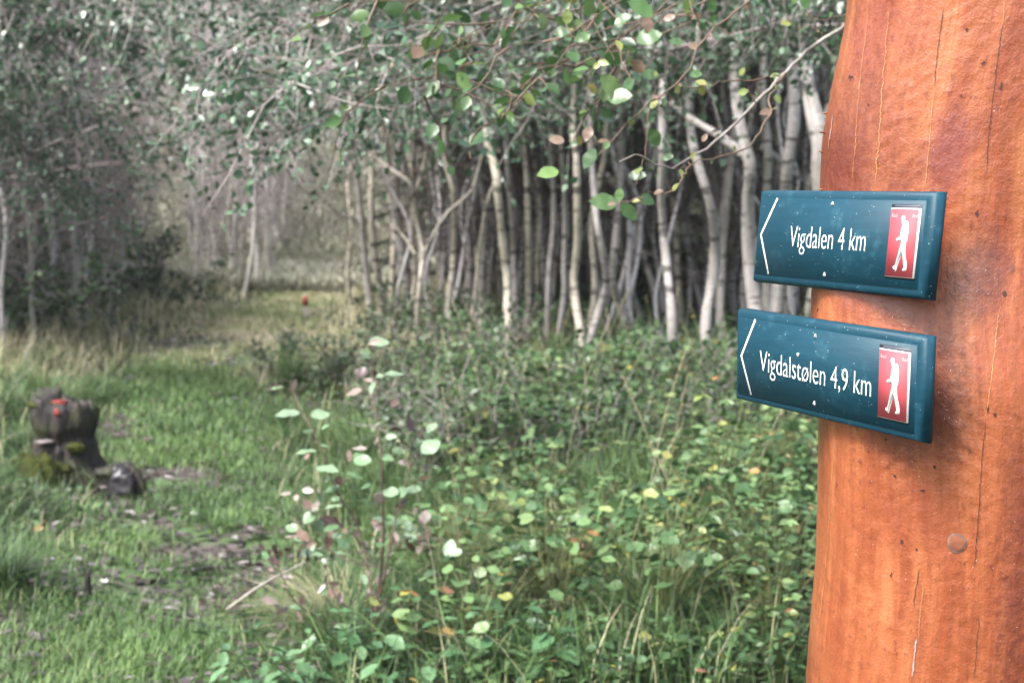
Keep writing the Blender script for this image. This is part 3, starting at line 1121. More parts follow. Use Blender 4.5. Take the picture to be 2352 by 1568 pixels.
def scatter(protos, n, sample, label, cat, group, dmin, rng, smin=.85, smax=1.2, tilt=.05):
    used = [False] * len(protos)
    cnt = tries = 0
    while cnt < n and tries < 6000:
        tries += 1
        x, y = sample(rng)
        if not far_enough(x, y, dmin): continue
        k = cnt % len(protos)
        o = protos[k] if not used[k] else copy_tree(protos[k])
        used[k] = True
        o.location = (x, y, float(ground_z(x, y)))
        s = rng.uniform(smin, smax)
        o.rotation_euler = (rng.normal(0, tilt), rng.normal(0, tilt), rng.uniform(0, 6.28))
        o.scale = (s, s, s)
        tag(o, label, cat, group)
        cnt += 1


def s_right(rng):
    y = rng.uniform(12.8, 22)
    return rng.uniform(-.08 * y, .42 * y + .5), y


def s_left(rng, back=0.0):
    while True:
        y = 11 + 13 * rng.random()**1.2
        e = np.interp(y, [11, 14, 18, 24], [-3.9, -4.1, -4.4, -6.6]) - back
        x = rng.uniform(-.42 * y - 1.2, e)
        if x > -.42 * y - 1.2 and x < e: return x, y


def s_end(rng):
    y = rng.uniform(19.5, 28)
    while True:
        x = rng.uniform(-.225, -.125) * y
        if abs(x - path_x(y) - .2) > .6: return x, y


def s_hill(rng):
    while True:
        y = rng.uniform(25, 46)
        x = rng.uniform(-.42 * y, .42 * y)
        if y > 36 or x > 1.5 or x < -.42 * y + 2: return x, y


def s_mid(rng):
    y = rng.uniform(14.5, 25)
    return rng.uniform(path_x(y) + .9 + .14 * max(0, y - 17), .02 * y), y


rng = np.random.default_rng(11)
scatter([proto_tree(470 + i, r, M_barkg if i else M_bark, None, wob=.11, twigdense=True, tm=M_twig_shade, lv=200) for i, r in enumerate((.028, .035, .022))], 34, s_mid,
        "thin grey trunk in the tangle right of where the path disappears", "tree", "tangle of trees right of the path end", .38, rng)
scatter([proto_tree(400 + i, r, M_barkg, HIGH[i % 3] if i != 2 else None, wob=.13, twigdense=True, tm=M_twig_shade, lv=150) for i, r in enumerate((.035, .05, .03, .042))], 85, s_right,
        "slender dim grey trunk deep in the wood behind the front row on the right", "tree", "trees deep in the wood on the right", .42, rng)
scatter([proto_tree(480 + i, r, (M_barkl, M_bark, M_barkg, M_barkl)[i], HIGH[i % 3] if i == 1 else None, wob=.2, twigdense=(i % 2 == 0), name="leaning_sapling", tm=M_twig_shade, lv=90) for i, r in enumerate((.022, .03, .034, .02))], 72, s_lean,
        "thin leaning grey stem tangled between the front row trunks on the right", "sapling", "thin leaning stems among the front row", .22, rng, .85, 1.2, .075)
scatter([proto_tree(420 + i, r, M_barkl, CROWNS[i % 6], wob=.10, twigdense=True, lv=200) for i, r in enumerate((.03, .026, .035))], 32, lambda r_: s_left(r_, 1.6),
        "thin leafy tree far inside the blurred thicket left of the grassy path", "tree", "leafy trees inside the left thicket", .42, rng)
scatter([proto_tree(430 + i, r, (M_barkl, M_barkg, M_barkl, M_barkg, M_barkl)[i], None, h=4.2, wob=.10, twigdense=i != 1, name="bare_sapling", lv=210) for i, r in enumerate((.022, .028, .018, .032, .024))], 170, lambda r_: s_left(r_, 0),
        "thin sparse-leaved grey stem of the blurred thicket edge left of the grassy path", "sapling", "bare stems of the left thicket", .24, rng)
scatter([proto_tree(440 + i, r, M_pale, CROWNS[(i + 2) % 6] if i == 9 else None, wob=.09, twigdense=True) for i, r in enumerate((.04, .03, .045, .03))], 40, s_end,
        "pale blurred trunk standing where the path leaves the clearing", "tree", "pale trees at the far end of the path", .5, rng)
scatter([proto_tree(450 + i, r, M_barkg, CROWNS[(i + 4) % 6], wob=.10) for i, r in enumerate((.06, .07))], 38, s_hill,
        "leafy tree on the wooded slope beyond the end of the path", "tree", "trees on the far slope", .9, rng, 1.1, 1.7)

scatter([proto_tree(460 + i, r, (M_pale, M_barkl, M_barkl)[i], None, wob=.10, twigdense=True, name="bare_sapling", lv=160) for i, r in enumerate((.05, .04, .06))], 44,
        lambda r_: (lambda y: (r_.uniform(-.30, .02) * y, y))(r_.uniform(28, 40)),
        "sparse pale sapling on the bright slope beyond the end of the path", "sapling", "bare saplings on the far slope", .5, rng, 1.0, 1.5)

# the far wood as one mass on the slope
rng = np.random.default_rng(21)
mb = MB()
N = 60000
yy = rng.uniform(36, 50, N)
xx = rng.uniform(-.5, .5, N) * yy
k = (yy > 38) | (xx > 1.5) | (yy > 36)
xx, yy = xx[k], yy[k]
N = len(xx)
p = np.stack([xx, yy, ground_z(xx, yy) + rng.uniform(0, 6, N)], -1)
leaves(mb, p, rng.standard_normal((N, 3)), np.array([0, 0, 1]) + .7 * rng.standard_normal((N, 3)), rng.uniform(.15, .4, N), t_canopy(rng, N), L4)
tag(mb.build("far_wood", M_leaf, smooth=False), kind="stuff")

# spruces in the dark behind the front row
def spruce(seed):
    rng = np.random.default_rng(seed)
    root = empty("spruce_tree", (0, 0, 0))
    mb = MB()
    tube(mb, np.array([(0, 0, -.1), (0.02, 0, 1.5), (0, .02, 3.2), (0, 0, 4.6)]), np.array([.06, .05, .03, .01]), 7)
    mb.build("trunk", M_barkd, root)
    mt, ml = MB(), MB()
    for z in np.arange(.35, 4.5, .26):
        for a in rng.uniform(0, 6.28) + np.arange(6) * 1.05:
            L = (4.8 - z) * .30 * rng.uniform(.75, 1.1)
            s = np.linspace(0, 1, 7)
            P = np.stack([np.cos(a) * L * s, np.sin(a) * L * s, z + .15 * s * L - .35 * L * s**2], -1)
            tube(mt, P, np.linspace(.008, .002, 7), 4, .5, False)
            nq = int(150 * L)
            t = rng.uniform(.08, 1, nq)
            q = np.stack([np.interp(t, s, P[:, j]) for j in range(3)], -1)
            sd = np.array([-math.sin(a), math.cos(a), 0]) * rng.choice([-1, 1], nq)[:, None] * rng.uniform(.2, 1.2, nq)[:, None] + np.array([math.cos(a), math.sin(a), -.25]) * .6 + .2 * rng.standard_normal((nq, 3))
            leaves(ml, q, sd, np.array([0, 0, 1]) + .3 * rng.standard_normal((nq, 3)), rng.uniform(.06, .16, nq), rng.random(nq), L4, .3)
    mt.build("twigs", M_twig, root)
    ml.build("foliage", M_needle, root, smooth=False)
    return root


sp = spruce(1)
sp2 = spruce(2)
for k, (px, y, s, lab) in enumerate(((1240, 18.0, 1.0, "dark spruce between the upright whitish trunk and the slim grey pair"), (1060, 16.5, 1.0, "dark spruce in the gap behind the forked tree"), (1330, 17, 1.1, "dark spruce deep in the wood behind the whitish V pair"), (1640, 15.5, 1.1, "dark spruce behind the bowed trunk left of the upper sign"), (1480, 19, 1.3, "tall dark spruce farthest back behind the nearest pale-footed trunk"), (1840, 16.0, 1.2, "dark spruce behind the bough above the upper sign"))):
    o = (sp, sp2)[k] if k < 2 else copy_tree((sp, sp2)[k % 2])
    x = (px - 1176) / FPX * y
    o.location = (x, y, float(ground_z(x, y)))
    o.rotation_euler = (0, 0, k * 1.1)
    o.scale = (s, s, s)
    tag(o, lab, "tree", "spruces behind the front row")

# ------------------------------------------------------------------ bushes of the undergrowth
def bush(seed, mat, h=.7, w=.6, nl=900, ls=.05, tf=None):
    rng = np.random.default_rng(seed)
    root = empty("bush", (0, 0, 0))
    mt, ml = MB(), MB()
    n = 12
    lim = grow(rng, np.stack([rng.normal(0, .06, n), rng.normal(0, .06, n), np.full(n, -.02)], -1), rand_dir(rng, n, .7, 1.4), rng.uniform(.6, 1.1, n) * h * 1.2, .03, .16, 6)
    leafy(rng, mt, ml, lim, np.full(n, .006), nl // 10, .22, 10, ls, tf or (lambda r_, k: r_.beta(2, 2.5, k)), L4)
    mt.build("stems", M_twig, root)
    ml.build("foliage", mat, root, smooth=False)
    return root


def scat_simple(protos, pts, label, cat, group, rng, s0=.8, s1=1.25):
    for k, (x, y) in enumerate(pts):
        o = protos[k] if k < len(protos) else copy_tree(protos[k % len(protos)])
        o.location = (x, y, float(ground_z(x, y)))
        s = rng.uniform(s0, s1)
        o.scale = (s, s, s * rng.uniform(.85, 1.15))
        o.rotation_euler = (0, 0, rng.uniform(0, 6.28))
        tag(o, label, cat, group)


rng = np.random.default_rng(31)
pts = []
for _ in range(26):
    y = rng.uniform(10.5, 14)
    pts.append((rng.uniform(-.10 * y, .40 * y), y))
scat_simple([bush(500 + i, M_under, .4, .5, 800, .045) for i in range(4)], pts, "low dark green bush at the feet of the right-hand trees", "bush", "bushes under the right-hand trees", rng, .6, 1.1)
pts = [(rng.uniform(-.45 * y, -4.1), y) for y in rng.uniform(11, 16, 9)]
pts2 = [(rng.uniform(path_x(y) + 1.1, .05 * y), y) for y in rng.uniform(14, 26, 26)] + [(rng.uniform(-.42, .42) * y, y) for y in rng.uniform(24, 33, 40)]
pts2 = [q for q in pts2 if q[0] > .5 or q[0] < -.36 * q[1]]
scat_simple([bush(540 + i, M_under, .9, .8, 900, .075) for i in range(2)], pts2, "leafy bush far back on the rising ground beyond the path", "bush", "bushes on the far slope", rng, .8, 1.5)
pts3 = []
while len(pts3) < 60:
    y = 5.6 * (10.5 / 5.6)**rng.random()
    x = rng.uniform(path_x(y) + 1.0, .2 * y)
    if y < 6.5 and x > -.1 * y: continue
    pts3.append((x, y))
scat_simple([bush(560 + i, (M_under, M_herb)[i % 2], .34, .34, 560, .036) for i in range(4)], pts3, "knee-high leafy shrub in the rough grass between the path and the trees", "bush", "low shrubs between the path and the trees", rng, .6, 1.25)
scat_simple([bush(520 + i, M_under, .5, .5, 700, .05) for i in range(2)], pts, "low shadowy bush along the foot of the thicket on the left", "bush", "bushes along the left thicket", rng, .6, 1.1)
for px, y, s, lab in ((110, 12.2, 1.35, "dense dark green bush at the edge of the left thicket"), (345, 16.5, 1.2, "rounded green bush beside the dark fallen trunk"), (640, 10.8, .45, "low grey-green bush on the right edge of the path before the far clearing"), (735, 9.6, .5, "straggly green bush behind the leafy sapling")):
    o = bush(int(px), M_under, .75, .6, 1500, .055)
    x = (px - 1176) / FPX * y
    o.location = (x, y, float(ground_z(x, y)))
    o.scale = (s, s, s)
    tag(o, lab, "bush")

# ------------------------------------------------------------------ overhanging trees with trunks just outside the picture
def t_cool(rng, n):
    t = rng.beta(1.8, 2.4, n) * .8
    t[rng.random(n) < .07] = rng.uniform(.88, 1, (rng.random(n) < 2).sum())[:1]
    return t


def overhang(name, label, base, h, r0, limbs, ntw, twl, nlf, ls, seed, mat=M_leaf, tf=t_canopy):
    rng = np.random.default_rng(seed)
    root = empty(name, (*base, float(ground_z(*base))))
    tag(root, label, "tree")
    o = np.array(root.location)
    mb = MB()
    P = np.array([(0, 0, -.1), (.05, 0, h * .3), (-.02, .04, h * .65), (.05, 0, h)])
    trunk_mesh(mb, P, r0, r0 * .35, rng, 9)
    mb.build("trunk", M_barkg, root)
    mt, ml = MB(), MB()
    Ls = [spline(np.array(l) - o, 9) for l in limbs]
    for l in Ls:
        mb2 = MB()
        l[1:-1] += rng.normal(0, .05, (len(l) - 2, 3))
        tube(mb2, spline(l, 30), np.linspace(.014, .003, 30), 6, .5, False)
        mb2.build("limb", M_twig, root)
    leafy(rng, mt, ml, np.stack(Ls), np.full(len(Ls), .002), ntw, twl, nlf, ls, tf, L8)
    mt.build("twigs", M_twig, root)
    ml.build("foliage", mat, root, smooth=False)
    return root


def lim(x0, y0, z0, *pp):
    return [(x0, y0, z0)] + [tuple(at(*p)) for p in pp]


bx, by = 3.4, 6.6
overhang("leaning_tree", "tree standing right of the log post whose boughs hang across the top of the picture", (bx, by), 4.2, .09,
         [lim(bx, by, 2.3, (1900, 60, 6.6), (1500, 100, 6.4), (1100, 170, 6.2), (800, 250, 6.0), (600, 330, 6.0)),
          lim(bx, by, 2.6, (1800, -30, 6.8), (1350, 60, 7.0), (1000, 120, 7.0), (700, 235, 7.0), (550, 240, 7.0)),
          lim(bx, by, 2.7, (1700, -60, 6.0), (1300, -10, 5.6), (1000, 40, 5.4), (720, 120, 5.2), (640, 200, 5.2)),
          lim(bx, by, 2.1, (1950, 60, 7.2), (1650, 60, 7.6), (1400, 120, 8.0), (1150, 190, 8.0), (900, 260, 8.0)),
          lim(bx, by, 2.9, (1500, -80, 6.5), (1100, -40, 6.2), (800, 20, 6.0), (600, 60, 6.0), (450, 160, 6.0))],
         1200, .5, 13, .038, 61, M_leaf, t_cool)
bx, by = -5.4, 10.4
overhang("leaning_tree", "leafy tree left of the picture whose boughs droop over the left thicket", (bx, by), 4.6, .08,
         [lim(bx, by, 2.4, (100, 60, 9), (300, 120, 9.2), (450, 190, 9.4), (560, 280, 9.5)),
          lim(bx, by, 2.4, (40, 160, 9.6), (140, 210, 10), (260, 270, 10), (360, 330, 10)),
          lim(bx, by, 2.9, (150, -20, 9), (350, 30, 9), (520, 110, 9), (640, 200, 9)),
          lim(bx, by, 3.0, (100, -60, 8.5), (400, -40, 8), (650, 0, 8), (820, 60, 8)),
          lim(bx, by, 2.3, (0, 260, 10), (50, 320, 10), (110, 370, 10), (170, 430, 10))],
         1250, .55, 17, .038, 62, M_leaf, t_cool)

# twig tree hidden behind the post
rng = np.random.default_rng(71)
root = empty("twiggy_willow", (1.02, 3.35, float(ground_z(1.02, 3.35))))
tag(root, "slender willow behind the log post with a long bare twig and big serrated leaves", "tree")
O = np.array(root.location)
mb = MB()
tube(mb, np.array([(0, 0, -.1), (.02, 0, .8), (.0, .02, 1.6), (.03, 0, 2.3), (.02, .02, 2.9)]), np.array([.022, .02, .017, .012, .006]), 8)
mb.build("trunk", M_barkg, root)
Z4 = lambda a: [(1263.3 + x * .3295, y * .3295) for x, y in a]
mt = MB()


def twig(pts, Y0, Y1, r0, r1, n=18, mbx=None):
    pp = Z4(pts)
    Y = np.linspace(Y0, Y1, len(pp))
    Q = spline(np.array([at(x, y, yy) for (x, y), yy in zip(pp, Y)]) - O, n)
    Q[1:-1] += rng.normal(0, .0025, (n - 2, 3))
    tube(mbx or mt, Q, np.linspace(r0, r1, n), 5, .5, False)
    return Q


ml2 = MB()
twig([(2420, -80), (2050, 180), (1730, 410), (1500, 650), (1330, 820), (1100, 1030), (960, 1110), (840, 1165), (740, 1150), (690, 1110), (600, 1080), (480, 1130)], 3.35, 2.85, .0055, .0014, 40, ml2)
ml2.build("long_twig", M_twigp, root)
tw = []
tw.append(twig([(1640, 510), (1540, 660), (1530, 800), (1450, 950), (1330, 1050), (1100, 1110), (900, 1170)], 3.1, 2.9, .003, .001, 24))
tw.append(twig([(1600, 530), (1490, 545), (1370, 565), (1250, 570), (1100, 590), (940, 620), (890, 590)], 3.08, 2.95, .002, .001, 24))
tw.append(twig([(960, 1130), (930, 1240), (860, 1320), (740, 1350), (690, 1330)], 2.93, 2.9, .0022, .001))
tw.append(twig([(1600, -200), (1400, 0), (1200, 160), (1060, 290), (940, 520), (800, 640), (600, 800), (430, 980), (340, 1080)], 3.2, 2.95, .003, .001, 26))
tw.append(twig([(800, 640), (690, 760), (680, 900), (655, 1100), (600, 1290)], 3.0, 2.95, .0017, .0008))
tw.append(twig([(1000, -150), (970, 0), (1020, 120), (1050, 290)], 3.0, 2.95, .0018, .001))
tw.append(twig([(560, -150), (420, 0), (300, 130), (380, 290), (450, 420)], 3.1, 3.0, .0018, .0008))
tw.append(twig([(250, -150), (130, 60), (110, 190), (190, 270), (330, 350)], 3.1, 3.0, .0018, .0008))
tw.append(twig([(900, -150), (760, 60), (600, 180), (480, 260), (300, 480)], 3.2, 3.0, .0018, .0008))
tw.append(twig([(2150, 80), (2000, 120), (1850, 140), (1780, 60), (1700, -80)], 3.3, 3.3, .0018, .0008))
tw.append(twig([(1900, 240), (1810, 180), (1720, 200), (1640, 110)], 3.25, 3.25, .0015, .0008))
tw.append(twig([(1380, 620), (1400, 660), (1450, 690)], 3.0, 3.0, .001, .0006, 6))
tw.append(twig([(430, 980), (260, 1000), (190, 1010), (130, 985)], 2.96, 2.96, .0012, .0006, 10))
tw.append(twig([(660, 1380), (580, 1390), (480, 1415), (400, 1430)], 2.92, 2.92, .0014, .0008, 10))
mt.build("twigs", M_twigr, root)
ml = MB()
S4 = .3295 * 2.95 / FPX
BIG = [(350, 530, 210, -40, .75), (600, 290, 190, 20, .45), (720, 110, 190, 150, .6), (470, 1420, 205, 172, .55), (490, 1420, 165, -42, .55), (478, 1405, 95, 85, .62), (320, 1040, 165, 235, .35), (545, 1225, 130, 5, .3),
       (695, 900, 130, -60, .42), (655, 110, 130, -70, .95), (1045, 325, 95, 180, .97), (20, 235, 130, 10, .4), (860, 1080, 90, 200, .35), (620, 1370, 120, -20, .35), (980, 1110, 60, 60, .85), (1570, 660, 75, -60, .82), (1600, 520, 70, 190, .8), (1290, 1050, 40, 100, .83),
       (100, 980, 110, 175, .98), (60, 1190, 160, 190, .7), (440, 250, 120, 60, .05), (870, 110, 90, 200, .96), (1030, 80, 70, -80, .95), (930, 300, 100, 170, .45), (1060, 510, 90, 190, .5), (450, 170, 130, 30, .5), (280, 240, 120, 200, .6), (120, 170, 100, 90, .82), (640, 520, 130, 0, .3), (400, 690, 180, 10, .5), (280, 880, 110, 250, .97), (1110, 90, 100, 70, .5), (1320, 530, 70, 60, .85), (800, 680, 70, 260, .35), (1800, 60, 110, 120, .6), (1710, 30, 90, 100, .7), (1060, 990, 70, 60, .96), (730, 540, 50, 80, .85)]
for (zx, zy, s, ang, tn) in BIG:
    p = at(*Z4([(zx, zy)])[0], 2.95 + rng.uniform(-.12, .2)) - O
    a = R(ang)
    d = np.array([math.cos(a), rng.uniform(-.5, .2), math.sin(a)])
    leaves(ml, p, d, np.array([rng.normal(0, .3), -.9, .55]), s * S4, tn, LD if s > 80 else L8, rng.uniform(.8, 1.0))
for Q in tw:
    n = max(3, len(Q) // 4)
    ii = rng.integers(1, len(Q), n)
    leaves(ml, Q[ii], np.array([0, -.2, -.2]) + rng.standard_normal((n, 3)), np.array([0, -.6, .7]) + .4 * rng.standard_normal((n, 3)), rng.uniform(.010, .03, n), rng.choice([.4, .6, .82, .86, .95], n), L8)
# looser spray towards the top edge
sp_t = [grow(rng, np.array([at(*Z4([(x, y)])[0], 3.4) - O]), np.array([[-.8, .1, -.2]]), np.array([.5]), .03, .2, 7)[0] for x, y in ((1500, -60), (1200, -40), (900, 20), (600, -60), (300, 40), (100, -20), (1000, 150), (500, 350), (-100, 60), (-250, -40))]
mt = MB()
leafy(rng, mt, ml, np.array(sp_t), np.full(len(sp_t), .002), 46, .22, 5, .042, lambda r_, k: np.where(r_.random(k) < .25, r_.uniform(.84, 1, k), r_.beta(2, 2, k) * .8), L8)
mt.build("fine_spray", M_twigr, root)
ml.build("foliage", M_leafn, root, smooth=False)

# ------------------------------------------------------------------ leafy sapling in front
rng = np.random.default_rng(81)
Z5 = lambda a: [(516.8 + x * .524, 746.5 + y * .524) for x, y in a]
YS = 4.45
b0 = at(*Z5([(648, 1480)])[0], YS)
root = empty("leafy_shrub", (b0[0], b0[1], float(ground_z(b0[0], b0[1]))))
tag(root, "waist-high leafy sapling with pale upturned and withered brown leaves", "shrub")
O = np.array(root.location)
STEMS = [([(648, 1500), (650, 1300), (675, 1150), (692, 950), (690, 700), (680, 520), (660, 380), (650, 250), (635, 120), (630, 70)], .0058),
         ([(655, 1350), (668, 1240), (700, 1100), (725, 950), (760, 800), (800, 650), (812, 560), (830, 500), (900, 450)], .0045),
         ([(648, 1380), (650, 1280), (640, 1150), (610, 980), (570, 850), (500, 750), (460, 650), (430, 560), (370, 440), (320, 340), (295, 280)], .0046),
         ([(645, 1480), (600, 1420), (520, 1350), (400, 1280), (300, 1200), (230, 1050), (200, 980)], .004),
         ([(655, 1050), (600, 960), (540, 900), (440, 850), (330, 740)], .0028),
         ([(640, 1440), (560, 1260), (480, 1180), (440, 1050), (400, 980)], .003),
         ([(680, 1060), (560, 1040), (480, 1000), (380, 960), (290, 920)], .0025),
         ([(720, 1000), (800, 930), (870, 900), (890, 960)], .002)]
mb = MB()
for k, (pts_, r_) in enumerate(STEMS):
    pp = Z5(pts_)
    Q = spline(np.array([at(x, y, YS + .05 * math.sin(i_ + k * 2) * (i_ > 1)) for i_, (x, y) in enumerate(pp)]) - O, 26)
    tube(mb, Q, np.linspace(r_ * 1.15, .0016, 26), 6, .5, False, .05, rng)
mb.build("stems", simple("shrub_bark", (.085, .06, .045), .6, .4, 20.0, (.15, .10, .075)), root)
S5 = .524 * YS / FPX
ml = MB()
LV = [(630, 78, 105, 5, .95), (700, 218, 95, 5, .98), (330, 385, 125, 178, .98), (375, 400, 100, 10, .9), (405, 550, 110, 178, .85), (600, 290, 95, 190, .24), (650, 250, 55, 160, .26), (590, 165, 55, 0, .9), (640, 385, 70, 8, .95), (400, 625, 115, 0, .9), (515, 790, 90, 178, .98), (680, 575, 68, -10, .7), (640, 600, 95, 170, .6), (530, 650, 90, -20, .55), (725, 670, 75, 0, .6), (860, 725, 105, 178, .92), (690, 735, 60, 0, .27), (780, 870, 100, 175, .62), (900, 660, 70, 200, .19), (980, 1020, 100, 85, .85), (885, 470, 70, 50, .92), (420, 850, 110, -20, .06), (340, 720, 60, 0, .28), (290, 735, 55, 180, .3), (260, 930, 70, 10, .27), (395, 1000, 85, -90, .06), (210, 960, 60, -80, .05), (150, 950, 50, -60, .07), (260, 980, 45, 0, .08), (420, 1180, 65, 0, .75), (160, 1195, 80, -15, .26), (790, 1140, 60, -70, .7), (475, 1330, 80, 15, .75), (300, 290, 75, 80, .26), (260, 275, 95, 175, .26), (860, 560, 110, 40, .85), (820, 600, 45, 180, .26), (560, 740, 70, -80, .55), (600, 760, 75, -50, .5), (500, 700, 75, 30, .1), (540, 545, 60, -80, .22), (620, 545, 80, 175, .3), (700, 490, 60, 10, .6), (725, 455, 55, 0, .08), (640, 860, 40, 0, .2), (700, 860, 70, 160, .8), (640, 120, 60, 170, .35), (660, 225, 40, 10, .9), (760, 600, 60, 0, .3), (830, 830, 40, 70, .18), (760, 915, 60, 0, .12), (890, 935, 60, 90, .19), (1040, 990, 60, 190, .9), (930, 1080, 70, 190, .7), (360, 1040, 60, 90, .06), (320, 1040, 50, 200, .07), (280, 1240, 70, 200, .27), (310, 1250, 60, -50, .22), (220, 1220, 60, -60, .27), (370, 1250, 40, 60, .2), (350, 870, 90, 60, .55), (320, 900, 80, 160, .6), (420, 780, 60, 100, .5), (700, 1110, 50, 100, .8), (740, 1260, 70, 200, .55), (810, 1190, 60, -80, .08), (560, 580, 60, 20, .55), (790, 560, 70, 160, .6), (760, 740, 90, 170, .9), (440, 690, 40, 60, .9), (460, 870, 50, -60, .25), (420, 900, 60, 100, .5), (640, 700, 60, 200, .5), (590, 1010, 50, 60, .3), (470, 1000, 75, 0, .8), (430, 1010, 60, 160, .85)]
for (zx, zy, s, ang, tn) in LV:
    tn = tn * .9 if tn > .8 else tn
    s = s * .92
    p = at(*Z5([(zx, zy)])[0], YS + rng.uniform(-.12, .12)) - O
    a = R(ang)
    curl = tn < .34
    d = np.array([math.cos(a), rng.uniform(-.6, .6), math.sin(a) * (1 if curl else .8)])
    up = np.array([rng.normal(0, .45), -.35 + rng.normal(0, .35), 1.0]) + (.9 * rng.standard_normal(3) if curl else 0)
    leaves(ml, p, d, up, s * S5 * 1.0, tn, LD, rng.uniform(.55, .8) if curl else rng.uniform(.8, 1.0))
for _ in range(170):
    k_ = rng.integers(0, len(STEMS))
    pp = Z5(STEMS[k_][0])
    t_ = rng.uniform(1, len(pp) - 1.01)
    i_ = int(t_)
    x_, y_ = (np.array(pp[i_]) * (1 - t_ + i_) + np.array(pp[i_ + 1]) * (t_ - i_)) + rng.normal(0, 13, 2)
    tn = rng.choice([.07, .12, .2, .25, .28, .5, .6, .7, .85, .92])
    leaves(ml, at(x_, y_, YS + rng.uniform(-.1, .1)) - O, rng.standard_normal(3), np.array([0, -.2, 1]) + (.8 if tn < .34 else .35) * rng.standard_normal(3), rng.uniform(.02, .055), tn, LD, rng.uniform(.5, .95))
ml.build("foliage", M_shrub, root, smooth=False)


SX, SY = px_ground_ = ((132 - 1176) / FPX * 7.15, 7.15)
# ------------------------------------------------------------------ foreground plants
def nettle(seed, h=.25, ls=.066, pairs=4, mat=M_nettle, toff=0.0):
    rng = np.random.default_rng(seed)
    root = empty("herb_plant", (0, 0, 0))
    ms, ml = MB(), MB()
    for s in range(3):
        off = rng.normal(0, .07, 2)
        hh = h * rng.uniform(.7, 1.1)
        lean = rng.normal(0, .10, 2)
        t = np.linspace(0, 1, 8)
        P = np.stack([off[0] + lean[0] * t**1.5, off[1] + lean[1] * t**1.5, -.02 + hh * t], -1)
        tube(ms, P, np.linspace(.0035, .0018, 8), 5, .5, False)
        a0 = rng.uniform(0, 3)
        for k in range(pairs):
            f = .25 + .75 * (k + .5) / pairs
            p = np.array([np.interp(f, t, P[:, j]) for j in range(3)])
            sz = ls * (1.15 - .75 * abs(f - .65)) * rng.uniform(.8, 1.15) * (1 if f < .9 else .7)
            a = a0 + k * PI / 2
            for q in (0, PI):
                d = np.array([math.cos(a + q), math.sin(a + q), rng.uniform(-.5, .1) if f < .9 else .3])
                leaves(ml, p + nrm(d) * .012, d, np.array([0, 0, 1]) + .25 * rng.standard_normal(3), sz, np.clip(rng.normal(.5, .22) + toff, 0, 1), LDN)
    ms.build("stem", simple("herb_stem", (.10, .17, .05), .5), root)
    ml.build("foliage", mat, root, smooth=False)
    return root


def broad(seed, h=.35, n=16, ls=.06, mat=M_herb, tlo=.2, thi=.85, name="broadleaf_plant"):
    rng = np.random.default_rng(seed)
    root = empty(name, (0, 0, 0))
    ms, ml = MB(), MB()
    for k in range(n):
        a = rng.uniform(0, 6.28)
        r_ = rng.uniform(.03, .26)
        top = np.array([math.cos(a) * r_, math.sin(a) * r_, h * rng.uniform(.5, 1.1)])
        P = spline(np.array([(rng.normal(0, .02), rng.normal(0, .02), -.02), top * np.array([.5, .5, .7]), top]), 6)
        tube(ms, P, np.linspace(.0022, .0012, 6), 4, .5, False)
        b_ = rng.uniform(0, 6.28)
        tn = rng.uniform(tlo, thi)
        hang = [(top, q) for q in ((-1.0, 0, 1.0) if rng.random() < .7 else (0,))]
        if h > .6: hang += [(P[j], rng.uniform(0, 6.28)) for j in (2, 3, 3, 4, 4, 4, 5)]
        for pos_, q in hang:
            d = np.array([math.cos(b_ + q), math.sin(b_ + q), rng.uniform(-.35, .1)])
            leaves(ml, pos_, d, np.array([0, 0, 1]) + .5 * rng.standard_normal(3), ls * rng.uniform(.7, 1.2), np.clip(tn + rng.normal(0, .05), 0, 1), LD if ls > .04 else L8, rng.uniform(.65, 1.15))
    ms.build("stem", simple("leaf_stalk", (.14, .15, .06), .5), root)
    ml.build("foliage", mat, root, smooth=False)
    return root


def px_ground(px, Y):
    return ((px - 1176) / FPX * Y, Y)


rng = np.random.default_rng(91)
NP = [nettle(600 + i) for i in range(3)]
pts = [px_ground(px, y) for px, y in ((570, 4.15), (660, 4.1), (830, 4.25), (900, 4.2), (1135, 4.15), (1180, 4.3), (1020, 4.1), (1380, 4.9), (1330, 4.5), (1480, 4.6), (1580, 4.2), (1250, 4.15), (760, 4.1), (1660, 4.5))]
scat_simple(NP, pts, "nettle-like herb with paired pointed leaves in the lower foreground", "plant", "nettle-like herbs in the foreground", rng, .75, 1.15)
BP = [broad(620 + i, .38, 46, .042) for i in range(4)]
pts = []
while len(pts) < 96:
    y = 4.3 * (9.2 / 4.3)**rng.random()
    x = rng.uniform(-.05, .36) * y + .02
    pts.append((x, y))
scat_simple(BP, pts, "clump of broad green leaves in the undergrowth left of the log post", "plant", "broadleaf clumps left of the post", rng, .7, 1.3)
TP = [broad(640 + i, .62, 30, .040, M_herb, .35, .9, "tall_herb") for i in range(2)]
pts = [px_ground(px, y) for px, y in ((1720, 4.4), (1790, 4.7), (1660, 4.9), (1760, 5.4), (1820, 5.6), (1600, 5.2), (1690, 6.0), (1840, 6.4), (1560, 6.2), (1800, 4.1))]
scat_simple(TP, pts, "tall loose herb with broad light green leaves beside the log post", "plant", "tall herbs beside the post", rng, .75, 1.1)
for px, y, lab in ((1465, 4.75, "small seedling with yellow and reddish leaves left of the tall herbs"), (960, 4.35, "low seedling with yellow-green leaves under the leafy sapling"), (1230, 4.55, "yellowing leaf clump beside the straw-coloured grass tussock")):
    o = broad(px, .26, 8, .055, M_herb, .88, .97, "seedling")
    x, y = px_ground(px, y)
    o.location = (x, y, float(ground_z(x, y)))
    tag(o, lab, "plant")


